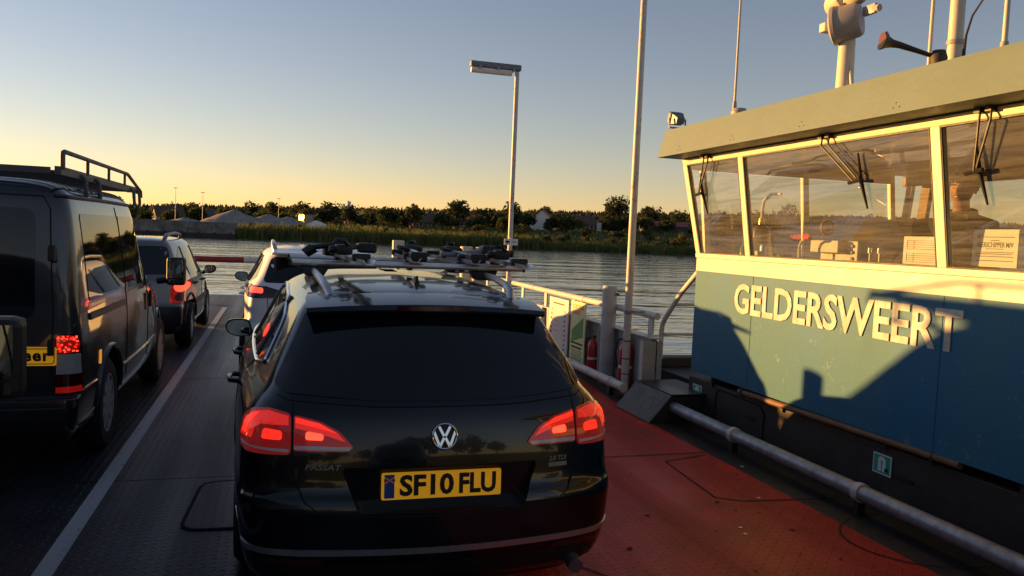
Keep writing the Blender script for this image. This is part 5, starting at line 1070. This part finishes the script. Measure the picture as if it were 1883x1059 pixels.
# reeds and rough grass
rr = random.Random(11); q = MB()
for i in range(15000):
    X = rr.uniform(-9, 130); Y = 180+abs(rr.gauss(0, 3.2)); tall = 1 if X < 62 else .62
    cl = .6+.4*math.sin(X*.9+math.sin(X*.37)*2)+.25*math.sin(X*2.3)
    h = max(.5, (2.0+.7*cl)*tall*rr.uniform(.65, 1.1)); z = gz(X, Y); dx = rr.uniform(-.35, .35); w_ = rr.uniform(.05, .13)
    a = rr.uniform(0, 3.14); c_, s_ = math.cos(a)*w_, math.sin(a)*w_
    q.add([(X-c_, Y-s_, z), (X+c_, Y+s_, z), (X+dx*.5+c_*.8, Y+s_*.8, z+h*.6), (X+dx, Y, z+h), (X+dx*.5-c_*.8, Y-s_*.8, z+h*.6)], [(0, 1, 2, 3, 4)])
tag(obj('reeds', q, 'reed'), 'tall reeds along the water on the far bank', kind='stuff')
q = MB()
for i in range(9000):
    X = rr.uniform(-20, 175); Y = rr.uniform(188, 262); z = gz(X, Y); h = rr.uniform(.3, 1.1); a = rr.uniform(0, 3.14); w_ = rr.uniform(.2, .5); c_, s_ = math.cos(a)*w_, math.sin(a)*w_
    q.add([(X-c_, Y-s_, z-.1), (X+c_, Y+s_, z-.1), (X+c_*.5+rr.uniform(-.2, .2), Y+s_*.5, z+h), (X-c_*.6, Y-s_*.5, z+h*.8)], [(0, 1, 2, 3)])
tag(obj('rough_grass', q, 'reed'), 'rough grass and weeds on the far bank slope', kind='stuff')
# conifer wood on the ridge
q = MB()
for i in range(5200):
    X = rr.uniform(-330, 760); Y = rr.uniform(520, 720); z = gz(X, Y); h = rr.uniform(5, 7)*rr.choice((.9, 1, 1, 1.12)); r_ = rr.uniform(1.8, 3.2); a0 = rr.uniform(0, 1)
    for lo, hi, rad in ((0, .75, 1.1), (.4, 1, .75)):
        q.add([(X+r_*rad*rr.uniform(.7, 1.1)*math.cos(a0+k*1.2566), Y+r_*rad*math.sin(a0+k*1.2566), z+h*lo) for k in range(5)]+[(X+rr.uniform(-.2, .2), Y, z+h*hi)], [(k, (k+1) % 5, 5) for k in range(5)])
tag(obj('conifer_wood', q, 'conifer'), 'dark conifer wood along the far ridge', kind='stuff')
def crown(r_x, r_z, n, leaf, seed, blobs=9):
    r2 = random.Random(seed); q = MB(); bl = []
    for i in range(blobs):
        a = r2.uniform(0, 6.28); el = r2.uniform(-.5, 1.3); d = r2.uniform(.25, .68)
        bl.append((Vector((math.cos(a)*math.cos(el)*r_x*d, math.sin(a)*math.cos(el)*r_x*d, math.sin(el)*r_z*d)), r2.uniform(.35, .58)))
    for i in range(n):
        c_, br = r2.choice(bl); a = r2.uniform(0, 6.28); u = r2.uniform(-1, 1); s_ = math.sqrt(1-u*u); d = br*r2.uniform(.7, 1.08)
        p = c_+Vector((math.cos(a)*s_*d*r_x, math.sin(a)*s_*d*r_x, u*d*r_z)); m_ = Matrix.Rotation(r2.uniform(0, 6.28), 3, 'Z') @ Matrix.Rotation(r2.uniform(-1.2, 1.2), 3, 'X') @ Matrix.Rotation(r2.uniform(-1.2, 1.2), 3, 'Y')
        l_ = leaf*r2.uniform(.6, 1.3)
        q.add([p+m_ @ Vector(k) for k in ((-l_, 0, 0), (-.2*l_, -.6*l_, .15*l_), (l_, 0, 0), (.1*l_, .6*l_, -.1*l_))], [(0, 1, 2, 3)])
    return q
CROWN = {}
def tree(X, Y, h, rx, label, lf=0, seed=0, shape=1.0, group='trees on the far bank', n=850):
    z = gz(X, Y); t_ = thing('broadleaf_tree', label, 'tree', (X, Y, z-.1), (seed*1.7) % 6.28, group)
    q = MB(); th = h*.45; q.tube([(0, 0, 0), (.05*h*.3, 0, th*.5), (0, .02*h, th), (.01*h, 0, h*.75)], [.035*h*.7, .028*h*.7, .02*h*.7, .004*h], 8)
    for k in range(4):
        a = k*1.6+seed; q.tube([(0, 0, th*(.6+.1*k)), (math.cos(a)*rx*.35, math.sin(a)*rx*.35, th*(.6+.1*k)+h*.16), (math.cos(a)*rx*.6, math.sin(a)*rx*.6, th*(.6+.1*k)+h*.28)], [.014*h*.7, .009*h*.7, .003*h], 6)
    obj('trunk', q, 'bark', t_)
    key = (round(rx), round(h*.4), seed % 5, n)
    if key not in CROWN: CROWN[key] = crown(rx*1.1, h*.50*shape, n, .62 if rx > 2.4 else .42, seed % 5+17, 14)
    obj('crown', CROWN[key], 'leaf%d' % lf, t_).location = (0, 0, h*.53); return t_
tree(136, 305, 14.5, 5.6, 'tall rounded dark tree standing highest on the right of the far bank', 2, 1, n=1300)
tree(150, 305, 12, 6.0, 'broad dark tree just right of the tallest tree on the far bank', 2, 2, n=1200)
tree(18.2, 310, 10, 4.6, 'loose crowned tree against the sky right of the glinting window', 2, 3)
tree(8.3, 320, 10.5, 5.0, 'round dark tree behind the glinting window', 0, 4)
tree(96, 285, 9.5, 4.0, 'tree right beside the white house', 0, 5)
tree(82, 280, 10, 3.8, 'tall narrow tree left of the white house', 2, 6)
tree(58, 262, 10, 4.2, 'leafy green tree standing in front of the brown roofs', 1, 7)
tree(70, 275, 8, 3.6, 'smaller tree between the brown roofs and the white house', 0, 8)
tree(158, 262, 7.5, 4.5, 'spreading tree at the far right behind the red roofed shed', 1, 12)
rr = random.Random(21)
for i in range(58):
    X = -70+i*4.6+rr.uniform(-2, 2); Y = rr.uniform(310, 440); tree(X*Y/320, Y, rr.uniform(4.5, 10.5), rr.uniform(3.2, 7), 'dark broadleaf tree in the belt behind the village on the far bank', rr.choice((0, 2, 2, 1)), i, group='tree belt behind the village', n=600)
for i in range(26):
    X = -40+i*7.2+rr.uniform(-3, 3); Y = rr.uniform(268, 300); tree(X, Y, rr.uniform(4, 6.5), rr.uniform(2.2, 3.4), 'small garden tree among the houses on the far bank', rr.choice((0, 1, 3, 2)), i+3, group='garden trees among the houses', n=500)
def bush(X, Y, r_, h, lf, seed, label, group):
    t_ = thing('bush', label, 'bush', (X, Y, gz(X, Y)-.1), seed, group); q = MB(); q.tube([(0, 0, 0), (.1, 0, h*.5)], [.08, .03], 6); q.tube([(0, 0, .1), (-.25, .1, h*.5)], [.06, .02], 6); obj('stem', q, 'bark', t_)
    key = ('b', round(r_), round(h), seed % 4)
    if key not in CROWN: CROWN[key] = crown(r_, h*.55, 420, .26, seed % 4+40, 7)
    obj('foliage', CROWN[key], 'leaf%d' % lf, t_).location = (0, 0, h*.52)
for i in range(44):
    X = -6+i*3.5+rr.uniform(-1.2, 1.2); bush(X, rr.uniform(186, 200), rr.uniform(1.4, 2.6), rr.uniform(1.6, 3.0), rr.choice((1, 3, 3, 0, 4)), i, 'low bush growing behind the reeds on the far bank', 'bushes on the far bank')
bush(101, 186, 2.2, 5.0, 3, 50, 'tall yellowish bush near the water left of the wheelhouse', 'bushes on the far bank')
for i in range(16):
    bush(60+i*7+rr.uniform(-2, 2), rr.uniform(215, 240), rr.uniform(1.8, 3), rr.uniform(2, 3.4), rr.choice((1, 3, 0)), i+60, 'bush on the slope below the houses on the far bank', 'bushes on the slope')
for i in range(22):
    X = 18+i*6.1+rr.uniform(-3, 3); tree(X, rr.uniform(236, 254), rr.uniform(3.5, 7.5), rr.uniform(2, 3.8), 'green tree standing in front of the houses on the far bank', rr.choice((0, 1, 1, 3, 2)), i+7, group='trees in front of the houses', n=520)
q = MB()
for i in range(16000):
    X = rr.uniform(-75, 210); Y = rr.uniform(292, 345); hh = 3.0+1.6*math.sin(X*.11+1)+1.2*math.sin(X*.27+Y*.05)+1.0*math.sin(X*.63); z = gz(X, Y)+rr.random()**.6*max(1.2, hh); l_ = rr.uniform(.4, .9)
    m_ = Matrix.Rotation(rr.uniform(0, 6.28), 3, 'Z') @ Matrix.Rotation(rr.uniform(-1.3, 1.3), 3, 'X'); p = Vector((X, Y, z))
    q.add([p+m_ @ Vector(k) for k in ((-l_, 0, 0), (-.2*l_, -.6*l_, .15*l_), (l_, 0, 0), (.1*l_, .6*l_, -.1*l_))], [(0, 1, 2, 3)])
tag(obj('thicket', q, 'leaf0'), 'dense hedge and thicket behind the houses on the far bank', kind='stuff')
# houses
def house(X, Y, w_, d, hw, hr, rz, wm, rm, label, cols=3, rows=1, chim=True, gable=0):
    t_ = thing('house', label, 'house', (X, Y, gz(X, Y)-.3), rz, 'houses on the far bank')
    q = MB(); q.box((-w_/2, -d/2, 0), (w_/2, d/2, hw))
    q.add([(-w_/2, -d/2, hw), (-w_/2, d/2, hw), (-w_/2, 0, hw+hr), (w_/2, -d/2, hw), (w_/2, d/2, hw), (w_/2, 0, hw+hr)], [(0, 2, 1), (3, 4, 5)]); obj('wall', q, wm, t_)
    q = MB(); e = .35; t2 = .16; sl = hr/(d/2)
    for sg in (-1, 1): q.hexa([(-w_/2-e, sg*(d/2+e), hw-e*sl+.02), (w_/2+e, sg*(d/2+e), hw-e*sl+.02), (w_/2+e, 0, hw+hr+.02), (-w_/2-e, 0, hw+hr+.02)], [(-w_/2-e, sg*(d/2+e), hw-e*sl+t2), (w_/2+e, sg*(d/2+e), hw-e*sl+t2), (w_/2+e, 0, hw+hr+t2), (-w_/2-e, 0, hw+hr+t2)])
    rf = obj('roof', q, rm, t_)
    if chim: obj('chimney', MB().box((w_*.25, -.35, hw+hr*.7), (w_*.25+.7, .35, hw+hr+.9)), 'house_brick', rf)
    for r_ in range(rows):
        for c_ in range(cols):
            x = -w_/2+(c_+.5)*w_/cols; z = 1.2+2.7*r_
            wd = obj('window', MB().box((x-.65, -d/2-.06, z-.1), (x+.65, -d/2-.005, z+1.35)), 'house_white', t_); obj('pane', MB().box((x-.5, -d/2-.08, z), (x+.5, -d/2-.062, z+1.2)), 'win', wd)
    obj('door', MB().box((w_*.02-.5, -d/2-.05, .1), (w_*.02+.5, -d/2-.004, 2.2)), 'roof_brown', t_)
    return t_
house(88.5, 262, 7, 8, 4.6, 3.4, R(62), 'house_white', 'roof_red', 'white two storey house with red roof on the right of the far bank', 3, 2)
house(50, 272, 13, 8, 2.6, 3.0, R(14), 'house_brick', 'roof_brown', 'wide brick house with brown roof behind the leafy tree', 4)
house(64, 275, 11, 8, 2.8, 3.2, R(-15), 'house_pale', 'roof_red', 'long low house with reddish roof left of the white house', 4)
house(38.5, 284, 8, 8, 3.4, 3.4, R(70), 'house_brick', 'roof_brown', 'brick house with brown roof above the reeds, mid bank', 3)
house(26.5, 280, 7, 7, 2.6, 3.2, R(-50), 'house_pale', 'roof_grey', 'pale house with grey roof right of the flagpole', 3)
house(-18, 300, 13, 8, 2.7, 3.0, R(4), 'house_brick', 'roof_grey', 'long dark roofed house behind the gravel heaps', 4)
house(-36, 290, 9, 7, 2.8, 3.2, R(20), 'house_pale', 'roof_brown', 'house with brown roof at the left end of the far bank', 3)
house(108, 275, 9, 7, 2.8, 3.0, R(-10), 'house_brick', 'roof_brown', 'brick house right of the white house, half behind trees', 3)
t_ = thing('shed', 'long green shed with red roof at the right of the far bank', 'shed', (137, 256, gz(137, 256)-.2), R(-4))
obj('wall', MB().box((-14, -5, 0), (14, 5, 2.6)), 'shed_green', t_); q = MB(); q.hexa([(-14.3, -5.4, 2.45), (14.3, -5.4, 2.45), (14.3, 0, 4.2), (-14.3, 0, 4.2)], [(-14.3, -5.4, 2.6), (14.3, -5.4, 2.6), (14.3, 0, 4.35), (-14.3, 0, 4.35)]); q.hexa([(-14.3, 5.4, 2.45), (14.3, 5.4, 2.45), (14.3, .01, 4.2), (-14.3, .01, 4.2)], [(-14.3, 5.4, 2.6), (14.3, 5.4, 2.6), (14.3, .01, 4.35), (-14.3, .01, 4.35)]); obj('roof', q, 'shed_red', t_)
for x in (-10, -3, 4, 11): obj('shed_door', MB().box((x-1.4, -5.06, 0), (x+1.4, -5.004, 2.2)), 'trunk_dark', t_)
# window that throws the sun back to the ferry
gp = Vector((6.75, 258, 0)); gp.z = gz(6.75, 258); to_cam = (Vector((0, 0, 1.7))-(gp+Vector((0, 0, 2.9)))).normalized(); nrm = (to_cam+S).normalized()
t_ = thing('glass_pavilion', 'small pavilion whose window pane flashes in the low sun', 'pavilion', gp, math.atan2(nrm.y, nrm.x))
obj('wall', MB().box((-3.2, -1.9, 0), (-.02, 1.9, 3.9)), 'house_pale', t_); obj('roof', MB().box((-3.6, -2.2, 3.9), (.4, 2.2, 4.15)), 'roof_grey', t_)
Mg = MX((.02, 0, 2.9), (0, 1, 0), (-nrm.z, 0, math.sqrt(1-nrm.z**2))); wd = obj('window', MB().prism([(-1.75, -.95), (1.75, -.95), (1.75, .85), (-1.75, .85)], .03, M=Mg), 'house_white', t_); 
for k in range(3): obj('pane', MB().prism([(-1.62+k*1.1, -.75), (-.62+k*1.1, -.75), (-.62+k*1.1, .68), (-1.62+k*1.1, .68)], .02, M=Mg @ Matrix.Translation((0, 0, .032))), 'glint_glass', wd)
# quay, heaps
t_ = thing('quay', 'stone loading quay with dark sheet piling at the left of the far bank', 'quay', (-26, 176, WATER-.5))
obj('sheet_piling', MB().box((-40, -.4, 0), (17, 4, 1.5)), 'trunk_dark', t_)
for i in range(18): q = MB(); q.tube([(-38+i*3.2, -.7, 0), (-38+i*3.2, -.7, 1.75)], .3, 8); obj('fender_pile', q, 'bark', t_)
for i in range(12):
    q = MB(); q.box((-40+i*4.75+.04, 3.2, 1.5), (-40+(i+1)*4.75-.04, 5.5, 2.6)); obj('wall_block', q, 'quay', t_)
for i in range(7): q = MB(); q.box((-12+i*4.2+.03, 5.6, 2.0), (-12+(i+1)*4.2-.03, 7.6, 3.9)); obj('wall_block', q, 'quay', t_)
obj('apron', MB().box((-40, 7.7, 1.2), (17, 30, 2.55)), 'soil', t_)
def heap(X, Y, r_, h, label, m_='sand_heap', sd=1):
    r2 = random.Random(sd); z = gz(X, Y)-.3; q = MB(); N = 28; vv = []
    ph = [r2.uniform(0, 6) for _ in range(4)]
    for j in range(9):
        f = j/8
        for i in range(N):
            a = 2*math.pi*i/N; k = 1+.12*math.sin(2*a+ph[0])+.07*math.sin(5*a+ph[1])+.07*r2.uniform(-1, 1)
            vv.append((r_*(1-f)*k*1.2+.35*f, a, h*((f**1.05)*(1-.12*f*f)+r2.uniform(-.035, .035)*(1 if f > 0 else 0))))
    vv = [(a[0]*math.cos(a[1]), a[0]*math.sin(a[1])*.8, a[2]) for a in vv]
    q.add(vv, [(j*N+i, j*N+(i+1) % N, (j+1)*N+(i+1) % N, (j+1)*N+i) for j in range(8) for i in range(N)], 0, True)
    tag(obj('gravel_heap', q, m_, loc=(X, Y, z), sharp=180), label, 'heap', 'heaps on the loading quay')
heap(-12.0, 232, 8.5, 5.2, 'tall pointed gravel heap on the quay, left one', sd=1); heap(-3.0, 236, 9, 4.6, 'broad gravel heap in the middle of the quay', sd=2); heap(2.5, 240, 7, 4.0, 'lower gravel heap left of the glinting window', sd=3); heap(10.5, 236, 4, 2.8, 'small pale sand heap right of the glinting window', 'paper', 4); heap(-24, 228, 9, 2.8, 'low dark gravel heap at the left of the quay', sd=5)
# flagpole, poles, white van, white panel
t_ = thing('flagpole', 'flagpole with hanging pink and white flag on the far bank', 'flagpole', (20.9, 258, gz(20.9, 258))); q = MB(); q.tube([(0, 0, 0), (0, 0, 8.5)], [.12, .08], 8); obj('pole', q, 'house_white', t_)
q = MB(); q.add([(0, .05*math.sin(k*1.3), 8.2-.35*k) for k in range(8)]+[(1.1-.06*k, .25*math.sin(k*1.1+1), 7.9-.38*k) for k in range(8)], [(k, k+1, 9+k, 8+k) for k in range(7)], 0, True); md = obj('flag', q, 'barrier_white', t_).modifiers.new('s', 'SOLIDIFY'); md.thickness = .02
for i, (x, y, h, lab) in enumerate(((-20.5, 236, 9, 'thin lamp mast on the quay, left one'), (-27.5, 236, 10, 'thin lamp mast at the left end of the quay'), (-.2, 262, 8.5, 'thin pale mast behind the gravel heaps'))):
    t_ = thing('lamp_mast', lab, 'mast', (x, y, gz(x, y)), 0, 'masts on the quay'); q = MB(); q.tube([(0, 0, 0), (0, 0, h)], [.1, .06], 8); obj('pole', q, 'grey_paint', t_); obj('head', MB().box((-.5, -.12, h), (.5, .12, h+.15)), 'grey_paint', t_)
t_ = thing('parked_van', 'small white van parked on the far bank', 'van', (96.2, 252, gz(96.2, 252)), R(80))
q = MB(); q.prism(rp([(-2.2, .35), (2.2, .35), (2.25, .95), (1.35, 1.1), (.75, 1.85), (-2.1, 1.85), (-2.2, 1.2)], .15), 1.7, M=MX((0, -.85, 0), (0, 1, 0), (0, 0, 1), (1, 0, 0)) @ Matrix.Identity(4)); obj('body', q, 'car_white', t_)
for y in (-1.4, 1.45):
    for x in (-.85, .85): obj('wheel', MB().lathe([(.32, -.1), (.32, .1)], 14, M=MX((x+.0, y, .32), (0, 1, 0), (0, 0, 1), (1, 0, 0))), 'rubber', t_)
obj('side_window', MB().box((.86, -1.9, 1.15), (.875, .6, 1.65)), 'win', t_)
t_ = thing('white_panel', 'upright white notice panel on the bank right of the parked van', 'sign', (104.5, 250, gz(104.5, 250))); obj('panel', MB().box((-.8, -.08, .6), (.8, .08, 3.6)), 'house_white', t_)
for x in (-.6, .6): obj('leg', MB().box((x-.06, -.06, 0), (x+.06, .06, .6)), 'grey_paint', t_)
# ------------------------------------------------------------------ the bank the ferry left, behind the camera, and trees down river
q = MB(); xs = [-900+i*60 for i in range(35)]; ys = [-46, -52, -58, -90, -160, -400, -1200]
q.add([(x, y, -1.4 if y == -46 else (.6 if y == -52 else 1.8+.8*math.sin(x*.05+y)+(8 if y < -300 else 0))) for y in ys for x in xs], [(j*35+i, j*35+i+1, (j+1)*35+i+1, (j+1)*35+i) for j in range(6) for i in range(34)], 0, True)
tag(obj('near_bank', q, 'grass', sharp=180), kind='structure')
rr = random.Random(33); q = MB()
for i in range(70):
    X = -260+i*8+rr.uniform(-3, 3); Y = rr.uniform(-110, -68); h = rr.uniform(9, 15); c_ = crown(h*.4, h*.45, 260, 1.1, i)
    q.add([Vector(v)+Vector((X, Y, 1.5+h*.55)) for v in c_.v], c_.f); q.tube([(X, Y, 1), (X, Y, 1.5+h*.5)], [.35, .2], 6)
tag(obj('near_bank_wood', q, 'leaf2'), 'unseen belt of trees added behind the camera to darken the reflected horizon', kind='stuff')  # trees added out of view as a dark horizon band for reflections
for i in range(20):
    X = 180+i*13+rr.uniform(-5, 5); Y = rr.uniform(285, 360); tree(X, Y, rr.uniform(10, 17), rr.uniform(4, 6.5), 'dark tree of the row beyond the wheelhouse, seen through its windows', rr.choice((0, 2)), i+2, group='tree row seen through the wheelhouse windows', n=600)
